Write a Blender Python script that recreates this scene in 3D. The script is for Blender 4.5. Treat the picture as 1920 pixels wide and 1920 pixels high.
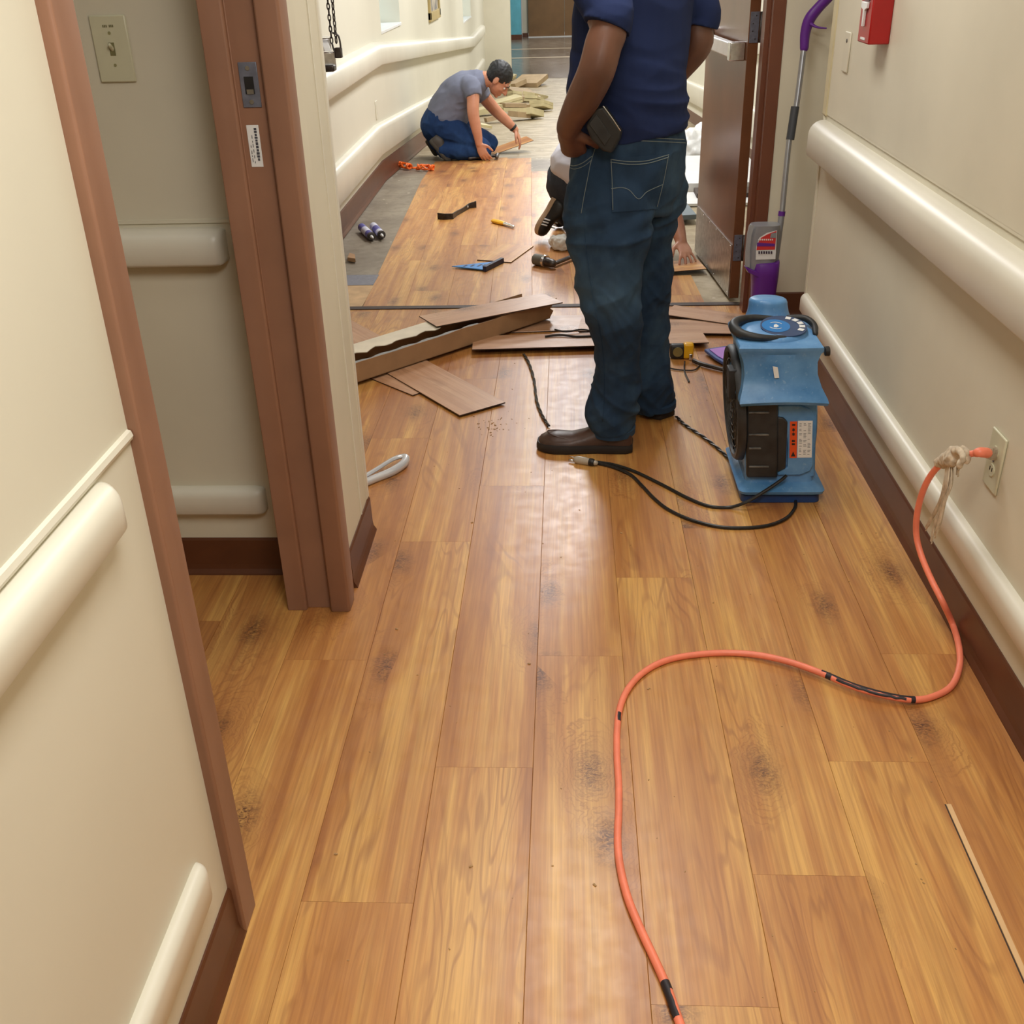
import bpy, bmesh, math, random
import numpy as np
from mathutils import Vector, Matrix, noise
random.seed(7)
for o in list(bpy.data.objects): bpy.data.objects.remove(o)
SC = bpy.context.scene
COL = SC.collection
PI = math.pi

# ------------------------------------------------------------ camera
CAMH = 1.5
FPX = 1967.0
def _n(v): return v/np.linalg.norm(v)
_fw = _n(np.array([1060-960., -100-960., FPX]))
_dn = np.array([1068-960., 4620-960., FPX]); _dn = _n(_dn-_fw*(_dn@_fw))
_rt = np.cross(_dn, _fw)
RW = np.array([_rt, _fw, -_dn])          # camera (right, down, forward) -> world
cd = bpy.data.cameras.new('camera'); cam = bpy.data.objects.new('camera', cd); COL.objects.link(cam)
cd.sensor_width = 36.0; cd.lens = 36.0*FPX/1920.0; cd.clip_start = 0.02; cd.clip_end = 100
_m = Matrix(((RW[0][0], -RW[0][1], -RW[0][2], 0), (RW[1][0], -RW[1][1], -RW[1][2], 0), (RW[2][0], -RW[2][1], -RW[2][2], CAMH), (0, 0, 0, 1)))
cam.matrix_world = _m
SC.camera = cam

# ------------------------------------------------------------ world, lights, exposure
w = bpy.data.worlds.new('world'); SC.world = w; w.use_nodes = True
w.node_tree.nodes['Background'].inputs[0].default_value = (1.0, 0.96, 0.88, 1)
w.node_tree.nodes['Background'].inputs[1].default_value = 0.25
SC.view_settings.view_transform = 'Standard'; SC.view_settings.look = 'None'
SC.view_settings.gamma = 1.0; SC.view_settings.use_curve_mapping = False
SC.view_settings.exposure = 0.0
CEIL = 2.45
RAMP_S, RAMP_0, RAMP_1 = 0.064, 8.0, 17.0
def zfl(y): return -RAMP_S*(min(max(y, RAMP_0), RAMP_1)-RAMP_0)
LIGHTS = [(0.15, 0.5, 36), (0.1, 3.2, 24), (0.05, 7.0, 62), (0.0, 9.8, 54), (0.0, 12.6, 54), (0, 15.6, 54), (0, 19.0, 52), (0, 23.5, 52), (0, 28, 50), (-1.5, 1.7, 1.5)]
for i, (x, y, e) in enumerate(LIGHTS):
    ld = bpy.data.lights.new('area_light', 'AREA'); ld.shape = 'RECTANGLE'
    ld.size = 0.56; ld.size_y = 1.16
    if i == 9: ld.size = 0.4; ld.size_y = 0.4
    ld.energy = e; ld.color = (1.0, 0.965, 0.91) if i < 2 or i == 9 else (0.98, 0.985, 1.0)
    lo = bpy.data.objects.new('area_light', ld); COL.objects.link(lo)
    lo.location = (x, y, CEIL + zfl(y) - 0.035)

# ------------------------------------------------------------ projection helpers (pixel + depth -> real place)
def ray(x, y): return RW@np.array([x-960., y-960., FPX])
def at(x, y, Y):
    d = ray(x, y); t = Y/d[1]; return Vector((d[0]*t, Y, CAMH+d[2]*t))
def gf(x, y, dz=0.0):
    d = ray(x, y); t = (dz-CAMH)/d[2]; p = Vector((d[0]*t, d[1]*t, dz))
    if p.y <= RAMP_0: return p
    t = (RAMP_S*RAMP_0+dz-CAMH)/(d[2]+RAMP_S*d[1])
    if d[1]*t > RAMP_1:
        t = (dz-RAMP_S*(RAMP_1-RAMP_0)-CAMH)/d[2]
    return Vector((d[0]*t, d[1]*t, CAMH+d[2]*t))

# ------------------------------------------------------------ object helpers
def wl(o):
    v = Vector((0, 0, 0))
    while o is not None:
        v = v+o.location; o = o.parent
    return v
def tag(o, label=None, cat=None, group=None, kind=None):
    if label: o['label'] = label
    if cat: o['category'] = cat
    if group: o['group'] = group
    if kind: o['kind'] = kind
    return o
def thing(name, loc, label, cat, group=None):
    o = bpy.data.objects.new(name, None); COL.objects.link(o); o.location = loc
    o.empty_display_size = 0.05
    return tag(o, label, cat, group)

class B:
    """collects shapes given in world coordinates"""
    def __init__(s): s.bm = bmesh.new()
    def _add(s, verts, faces, mi=0):
        vs = [s.bm.verts.new(v) for v in verts]
        for f in faces:
            try:
                fc = s.bm.faces.new([vs[i] for i in f]); fc.material_index = mi
            except ValueError: pass
        return vs
    def box(s, x0, x1, y0, y1, z0, z1, mi=0, M=None):
        v = [Vector((x, y, z)) for z in (z0, z1) for y in (y0, y1) for x in (x0, x1)]
        if M is not None: v = [M@p for p in v]
        s._add(v, [(0, 2, 3, 1), (4, 5, 7, 6), (0, 1, 5, 4), (2, 6, 7, 3), (0, 4, 6, 2), (1, 3, 7, 5)], mi); return s
    def prism(s, pts, d, mi=0):
        """pts: 3-D outline, d: extrusion vector"""
        d = Vector(d); pts = [Vector(p) for p in pts]; n = len(pts)
        s._add(pts+[p+d for p in pts], [tuple(range(n))[::-1], tuple(range(n, 2*n))]+[(i, (i+1) % n, (i+1) % n+n, i+n) for i in range(n)], mi); return s
    def rings(s, R, cap=True, mi=0, closed=True):
        n = len(R[0]); vs = [[s.bm.verts.new(p) for p in r] for r in R]
        for a, b in zip(vs[:-1], vs[1:]):
            for i in range(n if closed else n-1):
                j = (i+1) % n
                try: f = s.bm.faces.new((a[i], a[j], b[j], b[i])); f.material_index = mi; f.smooth = True
                except ValueError: pass
        if cap and closed:
            for r, k in ((vs[0], -1), (vs[-1], 1)):
                try: f = s.bm.faces.new(r[::k]); f.material_index = mi
                except ValueError: pass
        return s
    def lathe(s, o, ax, prof, n=24, mi=0):
        o = Vector(o); ax = Vector(ax).normalized(); a = ax.orthogonal().normalized(); b = ax.cross(a)
        return s.rings([[o+ax*h+(a*math.cos(2*PI*i/n)+b*math.sin(2*PI*i/n))*max(r, 1e-4) for i in range(n)] for h, r in prof], mi=mi)
    def cyl(s, p, q, r, n=16, r2=None, mi=0):
        p = Vector(p); q = Vector(q); return s.lathe(p, q-p, [(0, r), ((q-p).length, r if r2 is None else r2)], n, mi)
    def tube(s, pts, r, n=10, sub=6, mi=0, closed=False):
        P = smooth(pts, sub) if sub > 1 else [Vector(p) for p in pts]
        return s.limb(P, r, n=n, sub=1, mi=mi, dome=False)
    def limb(s, pts, rad, ref=(0, 0, 1), n=16, sub=5, mi=0, dome=True, pw=1.0):
        """tapered limb: elliptical sections along a smooth path; rad = number, list, or list of (a, b)"""
        if not isinstance(rad, (list, tuple)): rad = [rad]*len(pts)
        rr = [(r, r) if not isinstance(r, (list, tuple)) else r for r in rad]
        if sub > 1:
            P = smooth(pts, sub); Q = smooth([Vector((a, b, 0)) for a, b in rr], sub)
        else:
            P = [Vector(p) for p in pts]; Q = [Vector((a, b, 0)) for a, b in rr]
        N = len(P); T = []
        for i in range(N):
            t = P[min(i+1, N-1)]-P[max(i-1, 0)]; T.append(t.normalized() if t.length > 1e-9 else Vector((0, 0, 1)))
        ref = Vector(ref); a0 = (ref-T[0]*ref.dot(T[0]))
        if a0.length < 1e-3: a0 = T[0].orthogonal()
        a0.normalize(); R = []
        def ring(c, t, a, ra, rb):
            b = t.cross(a); out = []
            for i in range(n):
                u = 2*PI*i/n; cx, sx = math.cos(u), math.sin(u)
                if pw != 1.0:
                    cx = math.copysign(abs(cx)**pw, cx); sx = math.copysign(abs(sx)**pw, sx)
                out.append(c+a*cx*ra+b*sx*rb)
            return out
        a = a0; A = []
        for i in range(N):
            a = a-T[i]*a.dot(T[i]); a.normalize(); A.append(a.copy())
        if dome:
            for k in (0, 1, 2):
                u = PI/2*k/3; q = Q[0]; m = min(q.x, q.y)
                R.append(ring(P[0]-T[0]*m*math.cos(u), T[0], A[0], q.x*max(math.sin(u), .05), q.y*max(math.sin(u), .05)))
        for i in range(N): R.append(ring(P[i], T[i], A[i], Q[i].x, Q[i].y))
        if dome:
            for k in (2, 1, 0):
                u = PI/2*k/3; q = Q[-1]; m = min(q.x, q.y)
                R.append(ring(P[-1]+T[-1]*m*math.cos(u), T[-1], A[-1], q.x*max(math.sin(u), .05), q.y*max(math.sin(u), .05)))
        return s.rings(R, mi=mi)
    def ell(s, c, r, M=None, n=16, mi=0):
        """ellipsoid centre c radii r, optional 3x3 rotation"""
        c = Vector(c); R = []
        for k in range(n//2+1):
            t = PI*k/(n//2); z = -math.cos(t); q = max(math.sin(t), 1e-3); ring = []
            for i in range(n):
                u = 2*PI*i/n; v = Vector((r[0]*q*math.cos(u), r[1]*q*math.sin(u), r[2]*z))
                ring.append(c+(M@v if M is not None else v))
            R.append(ring)
        return s.rings(R, mi=mi)
    def xf(s, M):
        bmesh.ops.transform(s.bm, matrix=M, verts=s.bm.verts); return s
    def make(s, name, mats, parent=None, origin=None, bevel=0, seg=2, smooth_=False, label=None, cat=None, group=None, kind=None, weld=False, angle=40):
        bm = s.bm
        if weld: bmesh.ops.remove_doubles(bm, verts=bm.verts, dist=1e-4)
        bmesh.ops.recalc_face_normals(bm, faces=bm.faces)
        if origin is None: origin = wl(parent) if parent is not None else s.base()
        origin = Vector(origin)
        for v in bm.verts: v.co -= origin
        me = bpy.data.meshes.new(name); bm.to_mesh(me); bm.free()
        return link(name, me, mats, parent, origin, bevel, seg, smooth_, label, cat, group, kind, angle)
    def base(s):
        xs = [v.co for v in s.bm.verts]
        return Vector(((min(v.x for v in xs)+max(v.x for v in xs))/2, (min(v.y for v in xs)+max(v.y for v in xs))/2, min(v.z for v in xs)))
def link(name, me, mats, parent=None, origin=(0, 0, 0), bevel=0, seg=2, smooth_=False, label=None, cat=None, group=None, kind=None, angle=40):
    o = bpy.data.objects.new(name, me); COL.objects.link(o)
    for m in (mats if isinstance(mats, (list, tuple)) else [mats]): me.materials.append(m)
    if parent is not None:
        o.parent = parent; o.location = Vector(origin)-wl(parent)
    else: o.location = Vector(origin)
    if smooth_:
        for p in me.polygons: p.use_smooth = True
        me.set_sharp_from_angle(angle=math.radians(angle))
    if bevel:
        b = o.modifiers.new('bevel', 'BEVEL'); b.width = bevel; b.segments = seg; b.limit_method = 'ANGLE'; b.angle_limit = math.radians(35)
        if not smooth_:
            for p in me.polygons: p.use_smooth = True
            me.set_sharp_from_angle(angle=math.radians(50))
            b.harden_normals = False
    return tag(o, label, cat, group, kind)
def smooth(pts, sub=6):
    P = [Vector(p) for p in pts]
    if len(P) < 3 or sub <= 1:
        if len(P) == 2 and sub > 1: return [P[0].lerp(P[1], i/sub) for i in range(sub+1)]
        return P
    out = []
    Q = [P[0]*2-P[1]]+P+[P[-1]*2-P[-2]]
    for i in range(1, len(Q)-2):
        p0, p1, p2, p3 = Q[i-1], Q[i], Q[i+1], Q[i+2]
        for k in range(sub):
            t = k/sub
            out.append(0.5*((2*p1)+(p2-p0)*t+(2*p0-5*p1+4*p2-p3)*t*t+(3*p1-p0-3*p2+p3)*t**3))
    out.append(P[-1]); return out
def fuse(b, voxel, iters=4, disp=None, fac=0.5):
    """melt overlapping shapes into one continuous surface; returns a mesh (world coordinates)"""
    bmesh.ops.recalc_face_normals(b.bm, faces=b.bm.faces)
    me = bpy.data.meshes.new('tmp'); b.bm.to_mesh(me); b.bm.free()
    o = bpy.data.objects.new('tmp', me); COL.objects.link(o)
    m = o.modifiers.new('r', 'REMESH'); m.mode = 'VOXEL'; m.voxel_size = voxel
    if iters:
        m = o.modifiers.new('s', 'SMOOTH'); m.iterations = iters; m.factor = fac
    dg = bpy.context.evaluated_depsgraph_get()
    out = bpy.data.meshes.new_from_object(o.evaluated_get(dg))
    bpy.data.objects.remove(o); bpy.data.meshes.remove(me)
    if disp:
        ns = [v.normal.copy() for v in out.vertices]
        for v, nn in zip(out.vertices, ns): v.co = v.co+nn*disp(v.co, nn)
    for p in out.polygons: p.use_smooth = True
    return out
def place(me, name, mats, parent=None, origin=(0, 0, 0), **k):
    o3 = Vector(origin); me.transform(Matrix.Translation(-o3))
    for p in me.polygons: p.use_smooth = True
    return link(name, me, mats, parent, o3, **k)

# ------------------------------------------------------------ materials
def rgb(r, g, b):
    f = lambda c: (c/255/12.92) if c/255 <= 0.04045 else ((c/255+0.055)/1.055)**2.4
    return (f(r), f(g), f(b), 1)
class N:
    def __init__(s, name):
        s.m = bpy.data.materials.new(name); s.m.use_nodes = True; s.t = s.m.node_tree
        s.p = s.t.nodes['Principled BSDF']
    def n(s, typ, **kw):
        nd = s.t.nodes.new(typ)
        for k, v in kw.items():
            if k.startswith('i_'):
                key = k[2:]; key = int(key) if key.isdigit() else key.replace('_', ' ')
                if isinstance(v, bpy.types.NodeSocket): s.t.links.new(v, nd.inputs[key])
                else: nd.inputs[key].default_value = v
            else: setattr(nd, k, v)
        return nd
    def math(s, op, a, b=0.0, c=0.0):
        nd = s.t.nodes.new('ShaderNodeMath'); nd.operation = op
        for i, v in enumerate((a, b, c)):
            if isinstance(v, bpy.types.NodeSocket): s.t.links.new(v, nd.inputs[i])
            else: nd.inputs[i].default_value = v
        return nd.outputs[0]
    def mix(s, f, a, b, mode='MIX'):
        nd = s.t.nodes.new('ShaderNodeMix'); nd.data_type = 'RGBA'; nd.blend_type = mode
        for k, v in ((0, f), (6, a), (7, b)):
            if isinstance(v, bpy.types.NodeSocket): s.t.links.new(v, nd.inputs[k])
            else: nd.inputs[k].default_value = v
        return nd.outputs[2]
    def noise(s, vec, scale, detail=3, rough=0.5, dist=0.0):
        nd = s.n('ShaderNodeTexNoise', i_Scale=scale, i_Detail=detail, i_Roughness=rough, i_Distortion=dist)
        if vec is not None: s.t.links.new(vec, nd.inputs['Vector'])
        return nd.outputs['Fac']
    def mapr(s, v, a, b, c=0.0, d=1.0):
        nd = s.n('ShaderNodeMapRange'); s.t.links.new(v, nd.inputs[0])
        for i, x in enumerate((a, b, c, d)): nd.inputs[i+1].default_value = x
        return nd.outputs[0]
    def obj(s): return s.n('ShaderNodeTexCoord').outputs['Object']
    def scale(s, vec, sc, off=None):
        nd = s.n('ShaderNodeVectorMath', operation='MULTIPLY'); s.t.links.new(vec, nd.inputs[0]); nd.inputs[1].default_value = sc
        return nd.outputs[0]
    def out(s, col=None, rough=None, bump=None, bs=0.2, bd=0.002, **kw):
        for k, v in (('Base Color', col), ('Roughness', rough)):
            if v is None: continue
            if isinstance(v, bpy.types.NodeSocket): s.t.links.new(v, s.p.inputs[k])
            else: s.p.inputs[k].default_value = v
        if bump is not None:
            b = s.n('ShaderNodeBump', i_Strength=bs, i_Distance=bd); s.t.links.new(bump, b.inputs['Height']); s.t.links.new(b.outputs[0], s.p.inputs['Normal'])
        for k, v in kw.items(): s.p.inputs[k.replace('_', ' ')].default_value = v
        return s.m
def paint(name, c, rough=0.5, var=0.06, sc=6.0, bump=0.0, bsc=250.0, bd=0.001, **kw):
    """plain surface with slight mottling and fine relief"""
    n = N(name); v = n.obj(); f = n.noise(v, sc, 4)
    dark = tuple(x*(1-var*2) for x in c[:3])+(1,); lite = tuple(min(1, x*(1+var)) for x in c[:3])+(1,)
    col = n.mix(n.mapr(f, 0.3, 0.7), dark, lite)
    bn = n.noise(v, bsc, 2) if bump else None
    return n.out(col, rough, bn, bump, bd, **kw)
def wood(name, tones, rough=0.3, spec=0.5, knots=True, sheen=True):
    """long-grained boards: y of the object runs along the grain"""
    n = N(name); v = n.obj()
    oi = n.n('ShaderNodeObjectInfo').outputs['Random']
    cx = n.n('ShaderNodeCombineXYZ', i_0=n.math('MULTIPLY', oi, 13.7), i_1=n.math('MULTIPLY', oi, 71.3), i_2=n.math('MULTIPLY', oi, 5.1)).outputs[0]
    ad = n.n('ShaderNodeVectorMath', operation='ADD'); n.t.links.new(v, ad.inputs[0]); n.t.links.new(cx, ad.inputs[1]); P = ad.outputs[0]
    # knots
    vo = n.n('ShaderNodeTexVoronoi', voronoi_dimensions='2D', i_Scale=1.0, i_Randomness=1.0); n.t.links.new(n.scale(P, (6.0, 2.9, 0.0)), vo.inputs['Vector'])
    wob = n.noise(P, 38.0, 3); kd = n.math('ADD', vo.outputs['Distance'], n.math('MULTIPLY', n.math('SUBTRACT', wob, 0.5), 0.22))
    rnd = n.n('ShaderNodeSeparateColor', i_0=vo.outputs['Color']).outputs[0]
    on = n.math('GREATER_THAN', rnd, 0.62)
    kn = n.math('MULTIPLY', n.mapr(kd, 0.03, 0.25, 1.0, 0.0), on)
    halo = n.math('MULTIPLY', n.mapr(kd, 0.0, 0.55, 1.0, 0.0), on)
    # field whose contour lines give the cathedral grain
    fld = n.noise(n.scale(P, (5.5, 0.75, 1.0)), 1.0, 3, 0.5, 0.5)
    fld = n.math('ADD', fld, n.math('MULTIPLY', n.math('POWER', halo, 1.4), 0.55))
    ln = n.math('SINE', n.math('MULTIPLY', fld, 115.0)); ln = n.mapr(ln, 0.35, 1.0, 0.0, 1.0)
    ln = n.math('MULTIPLY', ln, n.mapr(n.noise(n.scale(P, (7, 1.6, 1)), 1.0, 2), 0.42, 0.62))
    broad = n.noise(n.scale(P, (11.0, 0.8, 1.0)), 1.0, 4, 0.6, 0.5)
    fine = n.noise(n.scale(P, (170.0, 3.0, 1.0)), 1.0, 5, 0.65)
    mid = n.noise(n.scale(P, (42.0, 1.3, 1.0)), 1.0, 4, 0.6, 0.4)
    r = n.n('ShaderNodeValToRGB'); e = r.color_ramp
    e.elements[0].position = 0.36; e.elements[0].color = tones[0]; e.elements[1].position = 0.62; e.elements[1].color = tones[2]
    k = e.elements.new(0.5); k.color = tones[1]
    sh = n.math('ADD', n.math('MULTIPLY', broad, 0.72), n.math('MULTIPLY', mid, 0.28))
    sh = n.math('ADD', sh, n.math('MULTIPLY', n.math('SUBTRACT', oi, 0.5), 0.09))
    n.t.links.new(sh, r.inputs[0]); col = r.outputs[0]
    col = n.mix(n.mapr(fine, 0.38, 0.66, 0.0, 0.42), col, tones[3])
    gold = n.noise(n.scale(P, (26.0, 0.9, 1.0)), 1.0, 3, 0.6, 0.3)
    col = n.mix(n.mapr(gold, 0.58, 0.72, 0.0, 0.30), col, tones[2])
    col = n.mix(n.mapr(mid, 0.58, 0.75, 0.0, 0.35), col, tones[3])
    col = n.mix(n.math('MULTIPLY', ln, 0.42), col, tones[3])
    col = n.mix(n.math('MULTIPLY', halo, 0.35), col, tones[3])
    if knots:
        swirl = n.noise(n.scale(P, (45, 70, 1)), 1.0, 5, 0.6, 3.0)
        col = n.mix(n.math('MULTIPLY', kn, n.mapr(swirl, 0.40, 0.60, 0.10, 1.0)), col, tones[4])
    rg = n.mapr(n.noise(P, 25.0, 3), 0.3, 0.7, rough-0.03, rough+0.05)
    return n.out(col, rg, fine, 0.03, 0.0004, Specular_IOR_Level=spec)

M_WALL = paint('cream_wall_paint', (0.68, 0.635, 0.50, 1), 0.5, 0.03, 3.0, 0.05, 400, 0.0006)
M_WALLU = paint('pale_wall_paint', (0.70, 0.67, 0.55, 1), 0.45, 0.02, 2.0)
M_RAIL = paint('ivory_vinyl_rail', (0.72, 0.69, 0.58, 1), 0.38, 0.02, 5.0)
M_BASE = paint('brown_rubber_base', rgb(92, 52, 30), 0.42, 0.08, 9.0)
M_FRAME = paint('brown_painted_steel', rgb(146, 106, 83), 0.5, 0.04, 8.0, 0.1, 180, 0.0006)
M_DOOR = paint('brown_door_laminate', rgb(116, 74, 48), 0.28, 0.10, 5.0)
M_CEIL = paint('white_ceiling_tile', (0.75, 0.74, 0.70, 1), 0.9, 0.03, 30)
M_STEEL = paint('brushed_steel', (0.52, 0.50, 0.47, 1), 0.35, 0.15, 40, Metallic=1.0)
M_CHROME = paint('bright_metal', (0.75, 0.76, 0.78, 1), 0.22, 0.1, 60, Metallic=1.0)
M_DKSTEEL = paint('dark_steel', (0.12, 0.11, 0.105, 1), 0.42, 0.2, 40, Metallic=0.9)
M_BLACK = paint('black_plastic', (0.016, 0.016, 0.016, 1), 0.45, 0.2, 40)
M_WHITE = paint('white_plastic', (0.78, 0.79, 0.78, 1), 0.35, 0.03, 20)
M_GREYM = paint('zinc_plate', rgb(122, 126, 140), 0.4, 0.1, 60, Metallic=0.4)
M_IVORY = paint('almond_plastic', (0.60, 0.58, 0.41, 1), 0.35, 0.02, 20)
M_BLUEGL = N('frosted_window_pane').out(rgb(214, 232, 240), 0.3, Emission_Color=rgb(205, 225, 235), Emission_Strength=0.55)
TW = [rgb(164, 104, 52), rgb(192, 134, 70), rgb(218, 168, 92), rgb(136, 80, 40), rgb(92, 52, 28)]
M_WOOD = wood('honey_vinyl_plank', TW, 0.37, 0.9)
M_WOODL = wood('loose_vinyl_plank', [rgb(178, 132, 98), rgb(194, 150, 116), rgb(208, 168, 134), rgb(150, 106, 76), rgb(104, 70, 48)], 0.36, 0.7)
M_EDGE = paint('plank_edge', rgb(58, 42, 34), 0.6, 0.1, 30)
M_GAP = paint('floor_underlay', (0.22, 0.13, 0.06, 1), 0.8)
def concrete():
    n = N('scraped_concrete'); v = n.obj()
    a = n.noise(v, 2.2, 6, 0.6); b = n.noise(v, 18.0, 5, 0.65); c = n.noise(n.scale(v, (5, 7, 1)), 1.0, 5, 0.65)
    sep = n.n('ShaderNodeSeparateXYZ', i_0=v)
    col = n.mix(n.mapr(a, 0.35, 0.65), rgb(118, 108, 94), rgb(150, 140, 122))
    col = n.mix(n.mapr(b, 0.45, 0.7, 0, 0.5), col, rgb(96, 84, 68))
    far = n.mapr(n.math('ADD', sep.outputs[1], n.math('MULTIPLY', a, 0.9)), 9.6, 10.2)     # old adhesive stays on the floor further down
    beige = n.mix(n.mapr(c, 0.42, 0.62), rgb(146, 130, 102), rgb(176, 162, 134))
    right = n.mapr(n.math('ADD', sep.outputs[0], n.math('MULTIPLY', b, 0.5)), 0.5, 0.8)
    col = n.mix(n.math('MAXIMUM', far, right), col, beige)
    sp = n.n('ShaderNodeTexVoronoi', i_Scale=9.0); n.t.links.new(v, sp.inputs['Vector'])
    col = n.mix(n.math('MULTIPLY', n.math('LESS_THAN', sp.outputs['Distance'], 0.09), 0.7), col, rgb(205, 195, 178))
    return n.out(col, 0.5, b, 0.25, 0.002)
M_CONC = concrete()
def tilefloor():
    n = N('waxed_brown_tile'); v = n.obj(); a = n.noise(v, 5, 5)
    return n.out(n.mix(n.mapr(a, 0.35, 0.65), rgb(112, 100, 88), rgb(146, 134, 118)), 0.2, a, 0.05, 0.002)
M_TILE = tilefloor()

def cubeobj(name, x0, x1, y0, y1, z0, z1, m, kind='structure', bevel=0, parent=None, **k):
    return B().box(x0, x1, y0, y1, z0, z1).make(name, m, parent, bevel=bevel, kind=kind, **k)
HT = CEIL
# ---------------- floors
fl_near = cubeobj('floor', -2.0, 1.3, -2.6, 4.83, -0.12, -0.005, M_GAP)
def yz_slab(x0, x1, ys, dz0, dz1, skew=0.0, z=zfl):
    """slab following the ramp; returns B with rings along y"""
    b = B(); R = []
    for y in ys:
        s = skew*(y-ys[0])
        R.append([Vector((x0+s, y, z(y)+dz0)), Vector((x1+s, y, z(y)+dz0)), Vector((x1+s, y, z(y)+dz1)), Vector((x0+s, y, z(y)+dz1))])
    return b.rings(R)
b = yz_slab(-1.6, 1.7, [4.83, RAMP_0, RAMP_1, 20.36], -0.14, -0.005)
fl_far = b.make('floor', M_CONC, origin=(0, 0, 0), kind='structure', weld=True)
for p in fl_far.data.polygons: p.use_smooth = False
cubeobj('floor', -2.6, 1.7, 20.36, 31.0, zfl(20)-0.14, zfl(20)+0.0, M_TILE, origin=(0, 0, zfl(20)))
for y in (24.4, 26.6):
    cubeobj('floor_strip', -2.0, 1.6, y-0.06, y+0.06, -0.001, 0.002, M_WHITE, kind=None, parent=None, origin=None) if False else None
def plank(x0, x1, y0, y1, parent, mat, skew=0.0, slope=zfl, th=0.006):
    g = 0.00025; ys = [y0+g]+([RAMP_0] if y0+0.02 < RAMP_0 < y1-0.02 else [])+[y1-g]
    b = B(); R = []
    for y in ys:
        s = skew*(y-4.83); z = slope(y)
        R.append([Vector((x0+g+s, y, z-th)), Vector((x1-g+s, y, z-th)), Vector((x1-g+s, y, z-0.0006)), Vector((x1-g-0.0007+s, y, z)), Vector((x0+g+0.0007+s, y, z)), Vector((x0+g+s, y, z-0.0006))])
    b.rings(R)
    for f in b.bm.faces: f.smooth = False
    yc = (y0+y1)/2
    return b.make('plank', mat, parent, origin=((x0+x1)/2+skew*(yc-4.83), yc, slope(yc)))
PW, PL = 0.2040, 1.297
JO = {-7: 1.9, -6: 1.45, -5: 2.3, -4: 1.75, -3: 2.2, -2: 1.39, -1: 2.036, 0: 1.311, 1: 1.666, 2: 2.058, 3: 2.414, 4: 1.390, 5: 1.696, 6: 2.073, 7: 1.2}
for k in range(-7, 8):
    x0 = -0.478+PW*k; x1 = x0+PW
    lo, hi = -1.2, 4.825
    if x1 < -0.62: lo = 0.75
    if x1 < -1.32: hi = 2.46
    if k == 6: x1 = 0.95
    if k == 7: lo = 4.12; x0 = 0.95; x1 = 1.18
    y = JO[k]-PL*4
    while y < hi:
        a, c = max(y, lo), min(y+PL, hi)
        if c-a > 0.03: plank(x0, x1, a, c, fl_near, M_WOOD)
        y += PL
for k in range(8):
    x0 = -0.975+PW*k; x1 = x0+PW
    end = [9.22, 9.30, 9.42, 9.36, 8.4, 7.3, 6.5, 5.35][k]; y = 4.87-PL*[0.35, .8, .1, .55, .25, .7, .4, .9][k]
    while y < end:
        a, c = max(y, 4.87), min(y+PL, end)
        if end-c < 0.12: c = end
        if c-a > 0.03: plank(x0, x1, a, c, fl_far, M_WOOD, skew=-0.030)
        if c == end: break
        y += PL
cubeobj('trim_1', -1.06, 0.83, 4.826, 4.868, -0.004, 0.004, M_EDGE)
cubeobj('gap_shade_and_edge', 0.7395, 0.7420, 0.85, 1.575, -0.001, 0.0006, M_EDGE, None, parent=fl_near)  # dark strip stands in for the shade in the open seam
cubeobj('gap_shade_and_edge', 0.7424, 0.7520, 0.85, 1.575, -0.001, 0.0012, paint('pale_plank_core', rgb(216, 178, 130), 0.6), None, parent=fl_near)
patch = cubeobj('trim_2', -1.28, -0.985, 5.24, 5.43, -0.004, 0.002, M_GREYM)
cubeobj('trim_3', -1.3, -0.98, 4.87, 5.235, -0.004, 0.001, paint('bare_plywood', rgb(196, 162, 118), 0.7, 0.12, 12))

# ---------------- walls
W = 'structure'
wl1 = cubeobj('wall_left', -0.700, -0.575, -2.6, 1.25, 0, HT, M_WALLU)
cubeobj('wall_left', -0.700, -0.575, 1.25, 2.36, 2.16, HT, M_WALLU)
cubeobj('wall_left', -1.97, -0.575, 2.44, 2.68, 0, HT, M_WALL)
cubeobj('wall_left', -0.715, -0.575, 2.362, 2.44, 0, HT, M_WALL)
cubeobj('wall_left', -2.09, -1.97, 0.5, 2.68, 0, HT, M_WALL)
cubeobj('wall_left', -1.97, -0.70, 0.5, 0.62, 0, HT, M_WALL)
cubeobj('wall_left', -1.42, -1.30, 2.68, 4.70, 0, HT, M_WALL)
cubeobj('wall_front', -1.45, -1.105, 4.70, 4.86, 0, HT, M_WALL)
cubeobj('wall_front', 0.872, 1.45, 4.66, 4.86, 0, HT, M_WALL)
cubeobj('wall_front', -1.105, 0.872, 4.70, 4.86, 2.18, HT, M_WALL)
cubeobj('wall_right', 0.955, 1.10, -2.6, 4.15, 0, HT, M_WALL)
cubeobj('wall_right', 1.18, 1.30, 4.03, 4.66, 0, HT, M_WALL)
cubeobj('wall_back', -0.70, 1.10, -2.72, -2.6, 0, HT, M_WALL)
cubeobj('ceiling', -2.1, 1.5, -2.72, 4.86, HT, HT+0.1, M_CEIL)
yz_slab(-1.6, 1.7, [4.86, RAMP_0, RAMP_1, 20.36, 31.0], HT, HT+0.1).make('ceiling', M_CEIL, origin=(0, 0, 0), kind=W)
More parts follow.
